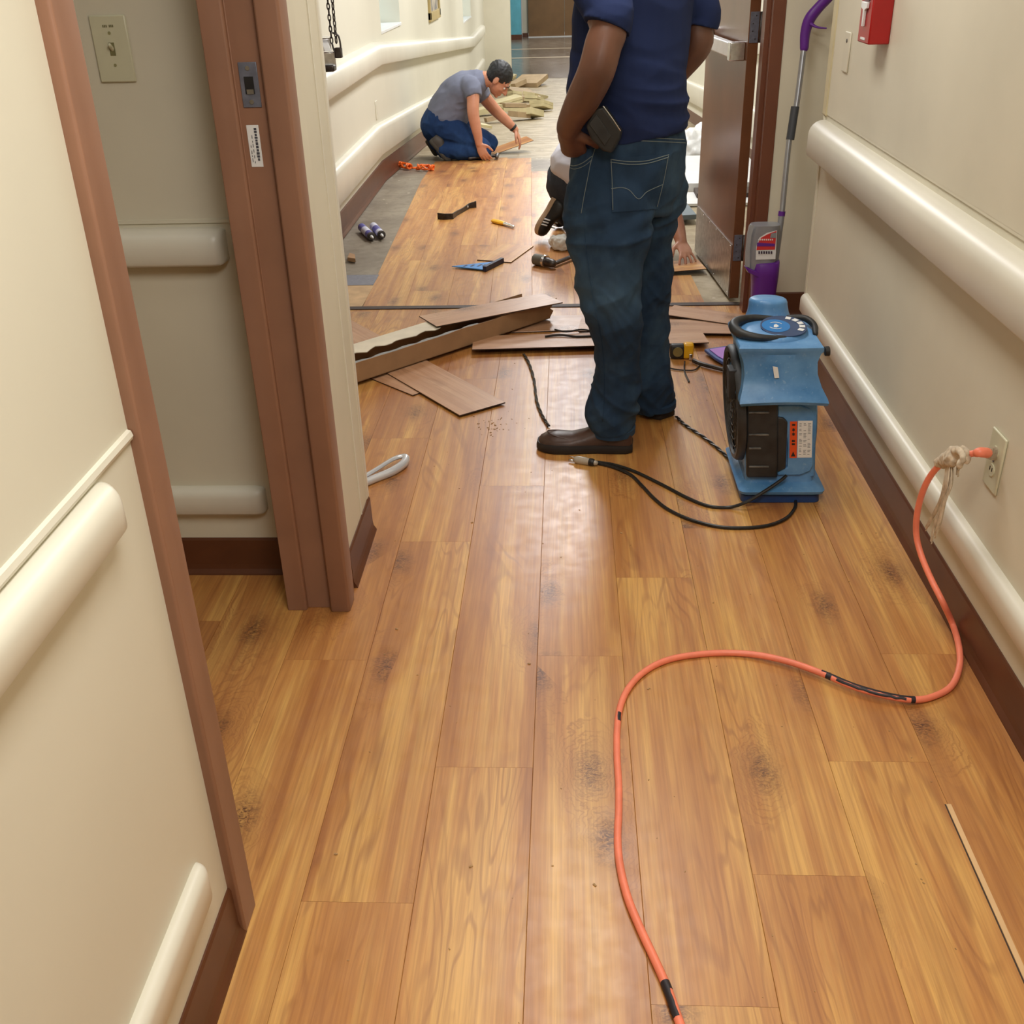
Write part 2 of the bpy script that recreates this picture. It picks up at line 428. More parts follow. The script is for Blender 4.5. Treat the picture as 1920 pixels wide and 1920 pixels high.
# far corridor, left wall with two window openings
def xl(y): return -1.335-0.0065*(y-4.86) if y > 4.86 else -1.335
def wall_seg(name, y0, y1, z0, z1, m):
    b = B(); ys = [y0]+[v for v in (RAMP_0, RAMP_1) if y0 < v < y1]+[y1]; R = []
    for y in ys:
        x = xl(y); a = z0 if not callable(z0) else z0(y); c = z1 if not callable(z1) else z1(y)
        R.append([Vector((x-0.26, y, a)), Vector((x, y, a)), Vector((x, y, c)), Vector((x-0.26, y, c))])
    b.rings(R)
    for f in b.bm.faces: f.smooth = False
    return b.make(name, m, kind=W)
zbot = lambda y: zfl(y)-0.05
ztop = lambda y: zfl(y)+HT
WIN = [(8.45, 9.50, 0.965, 1.85), (15.9, 17.3, 0.60, 1.5)]
yy = 4.86
for i, (a, c, s0, s1) in enumerate(WIN):
    wall_seg('wall_left', yy, a, zbot, ztop, M_WALLU)
    wall_seg('wall_left', a, c, zbot, lambda y, s=s0: s, M_WALLU)
    wall_seg('wall_left', a, c, lambda y, s=s1: s, ztop, M_WALLU)
    wn = cubeobj('window_%d' % (i+1), xl(a)-0.235, xl(a)-0.205, a, c, s0, s1, M_BLUEGL)
    cubeobj('window_sill', xl(a)-0.205, xl(c)+0.012, a+0.002, c-0.002, s0, s0+0.022, M_WHITE, kind=None, parent=wn, bevel=0.003)
    yy = c
wall_seg('wall_left', yy, 20.36, zbot, ztop, M_WALLU)
zF = zfl(20)
cubeobj('wall_front', -1.70, -0.972, 20.36, 20.55, zF-0.05, zF+HT, M_WALL)
cubeobj('wall_left', -2.0, -1.85, 20.55, 30.0, zF-0.05, zF+HT, M_WALL)
cubeobj('wall_right', 1.45, 1.60, 4.86, 30.2, zF-0.1, HT, M_WALLU)
cubeobj('wall_front', -1.9, -1.13, 29.5, 29.7, zF+0.12, zF+HT, paint('blue_wall_paint', rgb(96, 176, 196), 0.5))
cubeobj('baseboard_front', -1.9, -1.12, 29.48, 29.69, zF, zF+0.12, M_BASE)
cubeobj('wall_front', -1.13, 1.6, 30.3, 30.5, zF+0.1, zF+HT, M_WALL)
cubeobj('baseboard_front', -1.13, -0.98, 30.27, 30.3, zF, zF+0.1, M_BASE)
d1 = thing('door_1', (-0.05, 30.25, zF), None, None); d1['kind'] = W
cubeobj('door_frame', -0.975, 0.95, 30.16, 30.3, zF+2.03, zF+2.12, M_FRAME, None, parent=d1)
M_DOOR2 = paint('olive_brown_door', rgb(124, 92, 56), 0.4, 0.06, 5)
cubeobj('door_leaf', -0.97, -0.03, 30.2, 30.25, zF+0.02, zF+2.03, M_DOOR2, None, parent=d1)
cubeobj('door_leaf', -0.02, 0.93, 30.2, 30.25, zF+0.02, zF+2.03, M_DOOR2, None, parent=d1)
for xx in (-0.55, 0.4):
    cubeobj('push_bar', xx-0.35, xx+0.35, 30.13, 30.19, zF+0.93, zF+1.0, M_CHROME, None, parent=d1)
cubeobj('threshold', -0.97, 0.93, 30.1, 30.24, zF, zF+0.02, M_WHITE, None, parent=d1)
for y in (24.4, 26.6):
    cubeobj('trim_4', -1.85, 1.45, y-0.07, y+0.07, zF-0.001, zF+0.003, paint('pale_tile_strip', rgb(226, 208, 180), 0.25))

# ---------------- swept mouldings (profile: distance from wall, height)
def sweep(path, prof, side, name, m, label=None, cat=None, kind=None, bevel=0, parent=None, group=None):
    """path: wall points; side: unit vector away from the wall; prof: list of (out, up)"""
    side = Vector(side); b = B()
    R = [[Vector(p)+side*o+Vector((0, 0, h)) for o, h in prof] for p in path]
    b.rings(R)
    for f in b.bm.faces: f.smooth = False
    return b.make(name, m, parent, bevel=bevel, seg=3, label=label, cat=cat, kind=kind, group=group)
def railprof(zb, zt, p):
    h = zt-zb; r = min(p*0.85, h*0.45); pts = [(0.0, zb), (p-0.006, zb), (p, zb+0.007)]
    pts.append((p, zt-r))
    for i in range(1, 6):
        u = PI/2*i/6; pts.append((p-r+r*math.cos(u), zt-r+r*math.sin(u)))
    return pts+[(p-r, zt), (0.0, zt)]
def rail(path, zb, zt, p, side, label, bevel=0.0):
    """one handrail with rounded ends: last 3 cm taper back to the wall"""
    prof = railprof(zb, zt, p); side = Vector(side); P = [Vector(q) for q in path]
    zc = (zb+zt)/2
    def ring(pt, k, s): return [pt+side*(o*k)+Vector((0, 0, zc+(h-zc)*s)) for o, h in prof]
    R = []; d = (P[1]-P[0]).normalized(); e = (P[-1]-P[-2]).normalized(); q = 0.03
    for t in (0.0, 0.15, 0.4, 0.7, 1.0):
        u = math.sqrt(max(0, 1-(1-t)**2)); R.append(ring(P[0]+d*q*t, 0.35+0.65*u, 0.80+0.20*u))
    for m_ in P[1:-1]: R.append(ring(m_, 1, 1))
    for t in (1.0, 0.7, 0.4, 0.15, 0.0):
        u = math.sqrt(max(0, 1-(1-t)**2)); R.append(ring(P[-1]-e*q*t, 0.35+0.65*u, 0.80+0.20*u))
    return B().rings(R).make('handrail', M_RAIL, label=label, cat='handrail', smooth_=True, angle=50)
XR, XLW = 0.955, -0.575
rail([(XR, -2.4, 0), (XR, 4.15, 0)], 0.79, 0.915, 0.06, (-1, 0, 0), 'long upper ivory handrail on the right wall above the outlet')
rail([(XR, -2.4, 0), (XR, 4.13, 0)], 0.197, 0.268, 0.028, (-1, 0, 0), 'low ivory bumper rail on the right wall just above the brown base')
rail([(XLW, -2.4, 0), (XLW, 1.135, 0)], 0.872, 0.938, 0.032, (1, 0, 0), 'upper ivory handrail on the near left wall beside the brown door frame')
rail([(XLW, -2.4, 0), (XLW, 1.155, 0)], 0.197, 0.268, 0.022, (1, 0, 0), 'low ivory bumper rail at bottom of the near left wall')
rail([(-1.95, 2.44, 0), (-0.795, 2.44, 0)], 0.862, 0.946, 0.045, (0, -1, 0), 'shaded upper handrail inside the doorway below the light switch')
rail([(-1.95, 2.44, 0), (-0.795, 2.44, 0)], 0.192, 0.268, 0.03, (0, -1, 0), 'shaded low bumper rail inside the doorway just above dark base')
def wpt(y, dz=0): return (xl(y), y, zfl(y)+dz)
rail([wpt(5.88), wpt(RAMP_0-0.05), wpt(RAMP_1), wpt(19.6)], 0.80, 0.945, 0.07, (1, 0, 0), 'upper ivory handrail of the far left wall bending down along the ramp')
rail([wpt(5.88), wpt(RAMP_0-0.2), wpt(RAMP_1), wpt(19.6)], 0.215, 0.42, 0.045, (1, 0, 0), 'wide low crash rail of far left wall behind kneeling man')
rail([(1.45, 4.95, 0), (1.45, RAMP_0, 0), (1.45, RAMP_1, zF), (1.45, 19.5, zF)], 0.80, 0.945, 0.07, (-1, 0, 0), 'upper handrail of far right wall behind the open brown door')
rail([(1.45, 4.95, 0), (1.45, RAMP_0, 0), (1.45, RAMP_1, zF), (1.45, 19.5, zF)], 0.215, 0.42, 0.045, (-1, 0, 0), 'low crash rail of far right wall behind the open brown door')
# chair-rail trims: small white strips
ct = [(0, 0), (0.005, 0.001), (0.007, 0.006), (0.005, 0.013), (0, 0.015)]
sweep([(XLW, -2.5, 0.943), (XLW, 1.238, 0.943)], ct, (1, 0, 0), 'trim_5', M_RAIL, kind=W)
sweep([(XR, -2.5, 0.936), (XR, 4.10, 0.936)], [(0, 0), (0.004, 0.0), (0.004, 0.008), (0, 0.008)], (-1, 0, 0), 'trim_6', M_WALL, kind=W)
sweep([(-1.95, 2.44, 0.955), (-0.72, 2.44, 0.955)], [(0, 0), (0.004, 0.0), (0.004, 0.008), (0, 0.008)], (0, -1, 0), 'trim_7', M_WALL, kind=W)
# thin upper wall sheet above the chair rail (right) gives the step seen there
cubeobj('wall_right', 0.9505, 0.9552, -2.6, 4.1, 0.944, HT, M_WALL)
# baseboards with a flared toe
bp = [(0, 0), (0.017, 0.0), (0.016, 0.004), (0.009, 0.016), (0.007, 0.03), (0.006, 0.104), (0.003, 0.11), (0, 0.11)]
def base(name, path, side, prof=bp): return sweep(path, prof, side, name, M_BASE, kind=W)
base('baseboard_right', [(XR, -2.5, 0), (XR, 4.15, 0)], (-1, 0, 0))
base('baseboard_left', [(XLW, -2.5, 0), (XLW, 1.245, 0)], (1, 0, 0))
base('baseboard_left', [(XLW, 2.36, 0), (XLW, 2.68, 0)], (1, 0, 0))
base('baseboard_left', [(-1.97, 2.44, 0), (-0.73, 2.44, 0)], (0, -1, 0))
base('baseboard_left', [wpt(4.87), wpt(RAMP_0), wpt(RAMP_1), wpt(20.36)], (1, 0, 0), [(a*1.2, h*1.3) for a, h in bp])
base('baseboard_right', [(1.45, 4.87, 0), (1.45, RAMP_0, 0), (1.45, RAMP_1, zF), (1.45, 30.2, zF)], (-1, 0, 0))
base('baseboard_front', [(0.87, 4.66, 0), (1.18, 4.66, 0)], (0, -1, 0))
base('baseboard_right', [(1.18, 4.15, 0), (1.18, 4.66, 0)], (-1, 0, 0))
base('baseboard_front', [(-1.85, 20.36, zF), (-0.96, 20.36, zF)], (0, -1, 0))
base('baseboard_left', [(-0.575, 2.68, 0), (-1.3, 2.68, 0)], (0, 1, 0))
# corner guards
b = B().box(-0.60, -0.571, 2.655, 2.684, 0.11, HT-0.05); b.make('trim_8', M_RAIL, kind=W, bevel=0.006, seg=3)
B().box(-0.576, -0.5725, 2.566, 2.572, 0.112, HT-0.05).make('trim_9', M_RAIL, kind=W)
B().box(0.9455, 0.965, 4.10, 4.156, 0.93, HT-0.05).make('trim_10', paint('yellowed_corner_guard', (0.66, 0.58, 0.36, 1), 0.4), kind=W, bevel=0.006, seg=3)
B().box(0.950, 0.965, 4.13, 4.154, 0.11, 0.93).make('trim_11', M_WALL, kind=W, bevel=0.004)

# ---------------- door frame of the left doorway (door_2): near and far jambs
df = thing('door_2', (-0.64, 1.77, 0), None, None); df['kind'] = W
b = B()
prof = [(-0.722, 2.25), (-0.676, 2.25), (-0.672, 2.254), (-0.672, 2.264), (-0.609, 2.264), (-0.609, 2.248), (-0.605, 2.244), (-0.563, 2.244), (-0.558, 2.249), (-0.558, 2.30), (-0.570, 2.362), (-0.722, 2.362)]
b.prism([(x, y, 0.0) for x, y in prof], (0, 0, 2.16))
b.make('jamb', M_FRAME, df, label='far jamb with strike plate', bevel=0.0015)
b = B()
prof2 = [(x, 3.55-y) for x, y in prof[:9]]+[(-0.558, 1.243), (-0.562, 1.240), (-0.580, 1.240), (-0.722, 1.240)]
b.prism([(x, y, 0.0) for x, y in prof2], (0, 0, 2.16))
b.make('jamb', M_FRAME, df, label='near jamb seen edge-on', bevel=0.0015)
B().box(-0.722, -0.558, 1.24, 2.36, 2.11, 2.17).make('frame_head', M_FRAME, df, bevel=0.002)
s = B().box(-0.660, -0.622, 2.2615, 2.2645, 1.226, 1.312).make('strike_plate', M_GREYM, df, bevel=0.001)
B().box(-0.651, -0.632, 2.2605, 2.2618, 1.252, 1.285).make('latch_hole', M_BLACK, s)
B().box(-0.648, -0.634, 2.2595, 2.2612, 1.252, 1.261).make('latch_lip', M_CHROME, s)
for z in (1.237, 1.301): B().cyl((-0.641, 2.2618, z), (-0.641, 2.2598, z), 0.0045, 12).make('screw', M_CHROME, s)
stk = B().box(-0.6605, -0.6350, 2.2628, 2.2645, 1.108, 1.192).make('sticker', M_WHITE, df, bevel=0.0008, label='white printed label')
b = B(); rr = random.Random(3)
z = 1.187
for i in range(11):
    h = 0.0045+rr.random()*0.0018; wdt = 0.004+rr.random()*0.0025
    b.box(-0.6425-wdt/2, -0.6425+wdt/2, 2.2622, 2.2629, z-h, z-0.0008); z -= h+0.0006
for k, xx in enumerate((-0.651, -0.6555)):
    z = 1.172-0.02*k
    while z > 1.116:
        h = 0.002+rr.random()*0.006; b.box(xx-0.0006, xx+0.0006, 2.2622, 2.2629, z-h, z); z -= h+0.002+rr.random()*0.004
b.make('printing', paint('grey_ink', rgb(70, 72, 80), 0.6), stk)

# ---------------- double-door frame (door_3) and its two leaves
fr = thing('door_3', (-0.12, 4.76, 0), None, None); fr['kind'] = W
MF2 = paint('dark_brown_frame', rgb(112, 66, 46), 0.35, 0.05, 7)
def jamb(sx, x0):
    pr = [(0, 4.655), (0.05, 4.655), (0.05, 4.86), (0, 4.86), (0, 4.80), (-0.018, 4.80), (-0.018, 4.715), (0, 4.715)]
    b = B().prism([(x0+sx*u, v, 0) for u, v in pr], (0, 0, 2.18)); return b.make('jamb', MF2, fr, bevel=0.002)
jamb(1, 0.825); jamb(-1, -1.055)
B().box(-1.10, 0.875, 4.655, 4.86, 2.13, 2.19).make('frame_head', MF2, fr, bevel=0.002)
def leaf(name, hx, hy, ex, ey, th, sgn, label):
    """open door leaf from hinge to free end; sgn: side of the face that carries the bar (towards the corridor)"""
    h = Vector((hx, hy, 0)); e = Vector((ex, ey, 0)); d = (e-h).normalized(); nrm = Vector((-d.y, d.x, 0))*sgn; L = (e-h).length
    root = thing(name, (hx, hy, 0.01), label, 'door')
    def bx(nm, m, a0, a1, n0, n1, z0, z1, par=root, bev=0.002, **k):
        b = B()
        pts = [h+d*a0+nrm*n0, h+d*a1+nrm*n0, h+d*a1+nrm*n1, h+d*a0+nrm*n1]
        b.prism([p+Vector((0, 0, z0)) for p in pts], (0, 0, z1-z0)); return b.make(nm, m, par, bevel=bev, **k)
    bx('panel', M_DOOR, 0, L, -th, 0, 0.012, 2.12)
    kp = bx('kick_plate', M_STEEL, 0.012, L-0.01, 0.0005, 0.003, 0.016, 0.262, bev=0)
    for i in range(6): 
        for zz in (0.03, 0.25):
            p = h+d*(0.04+i*(L-0.08)/5)+nrm*0.003+Vector((0, 0, zz)); B().cyl(p, p+nrm*0.0015, 0.004, 8).make('screw', M_CHROME, kp)
    pb = bx('push_bar', M_WHITE, 0.05, L-0.05, 0.02, 0.058, 1.055, 1.115, bev=0.006)
    bx('end_cap', M_CHROME, 0.035, 0.085, 0.0, 0.066, 1.047, 1.122, pb, 0.004)
    bx('latch_case', M_CHROME, L-0.17, L-0.03, 0.0, 0.07, 1.035, 1.135, pb, 0.006)
    for zz in (0.25, 1.18, 1.9):
        hg = bx('hinge', M_GREYM, -0.003, 0.0, -th+0.004, -0.004, zz-0.06, zz+0.06, bev=0.0005)
        for q in (-0.045, -0.015, 0.015, 0.045):
            p = h-d*0.0035-nrm*(th*0.5+0.006*(1 if q*q > .001 else -1))+Vector((0, 0, zz+q)); B().cyl(p, p-d*0.001, 0.003, 8).make('screw', M_DKSTEEL, hg)
        p = h-nrm*(th+0.004)-d*0.005+Vector((0, 0, zz-0.06)); B().cyl(p, p+Vector((0, 0, .12)), 0.006, 12).make('knuckle', M_DKSTEEL, hg)
    return root
leaf('door', 0.772, 4.90, 0.705, 5.78, 0.045, 1, 'open brown right door leaf with steel kick plate and push bar')
ld_ = leaf('door', -1.062, 4.90, -1.262, 5.76, 0.045, -1, 'open left door leaf seen edge-on behind cream wall corner')
B().box(at(636, 97, 4.93).x-.018, at(636, 97, 4.93).x+.012, 4.915, 4.945, 1.098, 1.140).make('latch_bolt', M_DKSTEEL, ld_, bevel=.004)
B().box(at(615, 116, 4.93).x-.03, at(615, 116, 4.93).x+.03, 4.90, 4.95, 1.045, 1.072).make('latch_bolt', M_DKSTEEL, ld_, bevel=.006)
# chain and rod hanging above the left push bar
ch = thing('chain', (-1.0, 5.0, 1.16), 'dark steel chain hanging above the left door push bar', 'chain')
def link_(par, c, tw, L=0.028, r=0.0028, wd=0.011):
    c = Vector(c); a = Vector((math.cos(tw), math.sin(tw), 0)); pts = []
    for i in range(13):
        u = 2*PI*i/12; pts.append(c+a*math.cos(u)*wd*0.5+Vector((0, 0, math.sin(u)*L*0.5)))
    return B().tube(pts, r, n=6, sub=1).make('chain_link', M_DKSTEEL, par, smooth_=True)
for i in range(11): link_(ch, (-1.012, 4.93, 1.17+i*0.022), i*PI/2+0.4)
for i in range(11): link_(ch, (-0.992, 4.93, 1.17+i*0.022), i*PI/2+1.1)
B().tube([(-1.004, 4.92, 1.20), (-0.978, 4.92, 1.185), (-0.975, 4.92, 1.13), (-1.0, 4.92, 1.125), (-1.01, 4.92, 1.16)], 0.004, n=8).make('padlock_loop', M_DKSTEEL, ch, smooth_=True)

# ---------------- wall fittings
def plate(name, c, u, n, wd, ht, label, cat):
    """wall plate: centre c, horizontal unit u, outward normal n"""
    c = Vector(c); u = Vector(u); n = Vector(n); root = thing(name, c-Vector((0, 0, ht/2)), label, cat); z = Vector((0, 0, 1))
    def slab(nm, m, a0, a1, b0, b1, t0, t1, bev=0.0, par=root):
        return B().prism([c+u*a0+z*b0+n*t0, c+u*a1+z*b0+n*t0, c+u*a1+z*b1+n*t0, c+u*a0+z*b1+n*t0], n*(t1-t0)).make(nm, m, par, bevel=bev)
    slab('plate', M_IVORY, -wd/2, wd/2, -ht/2, ht/2, 0, 0.006, 0.0035)
    return root, slab, c, u, n, z
r_, slab, c, u, n_, z_ = plate('light_switch', (-0.980, 2.44, 1.330), (1, 0, 0), (0, -1, 0), 0.080, 0.134, 'almond light switch on the shaded wall inside the doorway', 'light switch')
slab('switch_slot', paint('almond_dark', rgb(120, 116, 78), 0.5), -0.006, 0.006, -0.013, 0.013, 0.0055, 0.0068)
B().limb([c+n_*0.005+z_*0.000, c+n_*0.017+z_*0.009], [(0.0048, 0.0045), (0.0042, 0.004)], n=8).make('toggle', M_IVORY, r_, smooth_=True)
for q in (-0.032, 0.032): B().cyl(c+z_*q+n_*0.006, c+z_*q+n_*0.0073, 0.0032, 12).make('screw', paint('screw_paint', rgb(150, 146, 104), 0.4), r_)
b = B()
for i, xx in enumerate((-.011, -.0075, -.004, .003, .0065, .010)): b.prism([c+u*(xx-.0012)+z_*0.043+n_*0.006, c+u*(xx+.0012)+z_*0.043+n_*0.006, c+u*(xx+.0012)+z_*0.048+n_*0.006, c+u*(xx-.0012)+z_*0.048+n_*0.006], n_*0.0004)
b.make('engraving', paint('engraving_ink', rgb(110, 106, 70), 0.6), r_)
# outlet on the right wall
r_, slab, c, u, n_, z_ = plate('wall_outlet', (0.955, 2.153, 0.468), (0, 1, 0), (-1, 0, 0), 0.080, 0.135, 'almond duplex outlet on the right wall holding the orange cord plug', 'outlet')
for q in (-0.0215, 0.0215):
    rc = B().prism([c+u*(0.0165*math.cos(t))+z_*(q+0.0145*math.sin(t))+n_*0.0055 for t in [2*PI*i/16 for i in range(16)]], n_*0.0025).make('receptacle', M_IVORY, r_)
    for yy_ in (-0.006, 0.006): B().box(c.x-0.0092, c.x-0.0078, c.y+yy_-0.001, c.y+yy_+0.001, c.z+q-0.002, c.z+q+0.007).make('slot', M_BLACK, rc)
B().cyl(c+n_*0.006, c+n_*0.0075, 0.003, 10).make('screw', M_GREYM, r_)
# key switch near the corner
r_, slab, c, u, n_, z_ = plate('key_switch', (0.9505, 3.90, 1.162), (0, 1, 0), (-1, 0, 0), 0.075, 0.125, 'plain cream wall plate with a key hole beside the far right corner', 'switch')
for ch_ in r_.children: ch_.data.materials[0] = M_WALL
B().cyl(c+z_*0.035+n_*0.005, c+z_*0.035+n_*0.008, 0.006, 12).make('key_hole', M_DKSTEEL, r_)
# plates on the far left wall
r_, slab, c, u, n_, z_ = plate('wall_outlet', (xl(7.93), 7.93, 0.505), (0, 1, 0), (1, 0, 0), 0.08, 0.125, 'pale outlet plate on the far left wall between its two rails', 'outlet')
for ch_ in r_.children: ch_.data.materials[0] = M_WALLU
B().box(c.x, c.x+0.008, c.y-0.012, c.y+0.012, c.z-0.03, c.z+0.03).make('receptacle', M_WALLU, r_)
# fire alarm pull station (bottom part in view)
fa = thing('fire_alarm', (0.9505, 3.47, 1.222), 'red fire alarm pull station with white handle high on right wall', 'fire alarm')
RED = paint('red_enamel', rgb(168, 22, 22), 0.38)
B().box(0.889, 0.9505, 3.415, 3.545, 1.222, 1.372).make('housing', RED, fa, bevel=0.004)

b = B()
b.prism([(0.8885, 3.512, 1.334), (0.8885, 3.448, 1.334), (0.8885, 3.448, 1.318), (0.8885, 3.472, 1.312), (0.8885, 3.474, 1.268), (0.8885, 3.486, 1.268), (0.8885, 3.488, 1.312), (0.8885, 3.512, 1.318)], (-0.008, 0, 0))
b.make('pull_handle', M_WHITE, fa, bevel=0.0015)
B().box(0.884, 0.889, 3.445, 3.515, 1.338, 1.366).make('latch_window', M_DKSTEEL, fa, bevel=0.001)
B().box(0.887, 0.889, 3.455, 3.505, 1.232, 1.238).make('name_strip', M_WHITE, fa)
# framed picture on the far left wall
pf = thing('picture', (xl(12.1), 12.1, 0.86), 'framed picture on the far left wall between the two windows', 'picture')
xw = xl(12.6)
for a in ((11.62, 11.70, 0.88, 1.75), (12.50, 12.58, 0.88, 1.75), (11.62, 12.58, 0.86, 0.95), (11.62, 12.58, 1.70, 1.79)):
    B().box(xw, xw+0.03, a[0], a[1], a[2], a[3]).make('frame_side', paint('gilt_frame', rgb(176, 156, 104), 0.4), pf, bevel=0.004)
nn = N('muted_print'); v_ = nn.obj(); nn.out(nn.mix(nn.mapr(nn.noise(v_, 7, 3), .4, .6), rgb(196, 186, 168), rgb(110, 112, 118)), 0.3)
B().box(xw+0.004, xw+0.012, 11.7, 12.5, 0.95, 1.70).make('print', nn.m, pf)

# ======================================================================= objects
def ax(x, y, X):
    d = ray(x, y); t = X/d[0]; return Vector((X, d[1]*t, CAMH+d[2]*t))
def zg(p, dz=0.0): return Vector((p.x, p.y, zfl(p.y)+dz))

# ---- orange extension cord plugged into the right wall
M_ORANGE = paint('coral_cord_jacket', rgb(246, 136, 106), 0.42, 0.05, 30)
M_CLEAR = paint('smoky_clear_plug', rgb(190, 172, 148), 0.25, 0.05, 20, Alpha=0.55)
M_TAPE = paint('black_tape', (0.02, 0.015, 0.02, 1), 0.5, 0.1, 20)
CR = 0.0076
cpts = [ax(1838, 848, 0.905), ax(1812, 853, 0.885), ax(1785, 862, 0.868), ax(1757, 877, 0.858), ax(1735, 910, 0.853), ax(1721, 955, 0.855), ax(1718, 1000, 0.862), ax(1727, 1040, 0.872), ax(1745, 1084, 0.884), ax(1767, 1128, 0.898)]
fpx = [(1786, 1170), (1798, 1212), (1799, 1250), (1785, 1285), (1755, 1304), (1715, 1312), (1660, 1304), (1600, 1287), (1540, 1262), (1480, 1241), (1420, 1228), (1360, 1224), (1300, 1228), (1250, 1238), (1210, 1258), (1180, 1288), (1163, 1325), (1157, 1370), (1157, 1420), (1160, 1470), (1160, 1520), (1158, 1570), (1162, 1620), (1176, 1680), (1200, 1740), (1228, 1800), (1250, 1850), (1268, 1900), (1290, 1960), (1318, 2030)]
flo = []
for i, (x, y) in enumerate(fpx):
    p = gf(x, y, CR); lift = 0.02*max(0, 1-i/2.5) if i < 3 else (0.010*math.sin(PI*(i-4)/7) if 4 <= i <= 11 else 0.0)
    p = gf(x, y, CR+lift); flo.append(p)
cord = thing('extension_cord', (0.75, 1.9, 0), 'long coral orange extension cord snaking across the wood floor from the wall outlet', 'cord')
CP = smooth(cpts+flo, 6)
B().limb(CP, CR, n=10, sub=1, dome=False).make('cable', M_ORANGE, cord, smooth_=True)
pl0 = Vector((0.947, 2.150, 0.488))
B().limb([pl0, pl0.lerp(cpts[0], 0.45)], [(0.0165, 0.0125), (0.013, 0.011)], n=16).make('plug', M_CLEAR, cord, smooth_=True)
B().limb([pl0.lerp(cpts[0], 0.5), cpts[0], cpts[0].lerp(cpts[1], 0.25)], [0.0115, 0.0112, 0.0098], n=14).make('strain_relief', M_ORANGE, cord, smooth_=True)
def tapeseg(i0, i1, r=1.05): return B().limb(CP[i0:i1], CR*r, n=10, sub=1, dome=False)
def idx(px, py):
    q = gf(px, py, CR); return min(range(len(CP)), key=lambda i: (CP[i]-q).length)
def strip(i0, i1, u0, u1, r=1.06):
    """part-way round tape patch along the cable"""
    b = B(); R = []
    for i in range(i0, i1+1):
        t = (CP[min(i+1, len(CP)-1)]-CP[i-1]).normalized(); a = Vector((0, 0, 1)); a = (a-t*a.dot(t)).normalized(); s_ = t.cross(a); j = (random.random()-.5)*0.35
        ring = []
        for k in range(7):
            u = u0+(u1-u0)*k/6+j; ring.append(CP[i]+(a*math.cos(u)+s_*math.sin(u))*CR*r)
        for k in range(6, -1, -1):
            u = u0+(u1-u0)*k/6+j; ring.append(CP[i]+(a*math.cos(u)+s_*math.sin(u))*CR*0.9)
        R.append(ring)
    return b.rings(R)
a_, b_ = sorted((idx(1545, 1264), idx(1715, 1312)))
strip(a_, b_, -0.3, 0.9).make('tape_patch', M_TAPE, cord, smooth_=True)
strip(a_+2, b_-3, -1.3, -0.5).make('tape_patch', M_TAPE, cord, smooth_=True)
tapeseg(b_-2, b_).make('tape_patch', M_TAPE, cord, smooth_=True)
tapeseg(a_, a_+2).make('tape_patch', M_TAPE, cord, smooth_=True)
a_, b_ = sorted((idx(1246, 1842), idx(1268, 1898)))
strip(a_, b_+1, -0.2, 1.6).make('tape_patch', M_TAPE, cord, smooth_=True); tapeseg(a_, a_+3).make('tape_patch', M_TAPE, cord, smooth_=True)
strip(idx(1157, 1350)-1, idx(1157, 1350)+1, -0.9, 0.1).make('tape_patch', M_TAPE, cord, smooth_=True)
# rag strips knotted round it
M_RAG = paint('dirty_rag', rgb(206, 190, 166), 0.85, 0.14, 60, 0.4, 300, 0.001)
rg = thing('rag', ax(1790, 862, 0.868), 'torn beige rag knotted around the orange cord beside the outlet', 'rag')
kc = ax(1790, 862, 0.866)
b = B()
b.limb([ax(1762, 868, 0.862), ax(1776, 862, 0.862), ax(1790, 858, 0.862), ax(1806, 853, 0.872)], [(0.014, 0.013), (0.019, 0.018), (0.021, 0.019), (0.015, 0.014)], n=12)
b.limb([ax(1780, 846, 0.86), ax(1796, 845, 0.855), ax(1806, 856, 0.852), ax(1800, 870, 0.85)], [(0.011, 0.008)]*4, n=10)
b.limb([ax(1802, 843, 0.885), ax(1812, 850, 0.89), ax(1813, 862, 0.88)], [(0.012, 0.008)]*3, n=10)
me = fuse(b, 0.0035, 2, lambda p, n_: (noise.noise(p*90)-0.2)*0.004)
place(me, 'knot', M_RAG, rg, wl(rg))
def ribbon(pp, w_, nm='rag_strip'):
    P = smooth(pp, 6); R = []; 
    for i, p in enumerate(P):
        t = (P[min(i+1, len(P)-1)]-P[max(i-1, 0)]).normalized(); s_ = Vector((0.25, 0.95, 0)); s_ = (s_-t*s_.dot(t)).normalized(); n_ = t.cross(s_)
        ww = w_*(1+0.25*math.sin(i*1.3)+0.2*(random.random()-.5)); fold = 0.35*math.sin(i*0.5)
        R.append([p-s_*ww+n_*(0.0015), p-s_*ww*0.3+n_*(0.004+fold*.004), p+s_*ww*0.4+n_*(-.001), p+s_*ww+n_*0.003, p+s_*ww-n_*0.0005, p+s_*ww*0.3-n_*0.003, p-s_*ww*0.4+n_*0.001, p-s_*ww-n_*0.001])
    return B().rings(R).make(nm, M_RAG, rg, smooth_=True)
ribbon([ax(1776, 868, 0.86), ax(1772, 900, 0.858), ax(1764, 935, 0.862), ax(1750, 965, 0.868), ax(1736, 990, 0.873)], 0.0085)
ribbon([ax(1780, 868, 0.858), ax(1776, 905, 0.856), ax(1765, 950, 0.862), ax(1752, 985, 0.866), ax(1746, 1016, 0.870)], 0.0095)
ribbon([ax(1783, 868, 0.862), ax(1782, 910, 0.86), ax(1770, 945, 0.858), ax(1758, 990, 0.862), ax(1753, 1004, 0.866)], 0.008)
ribbon([ax(1797, 864, 0.872), ax(1796, 878, 0.872), ax(1795, 891, 0.873)], 0.0115)

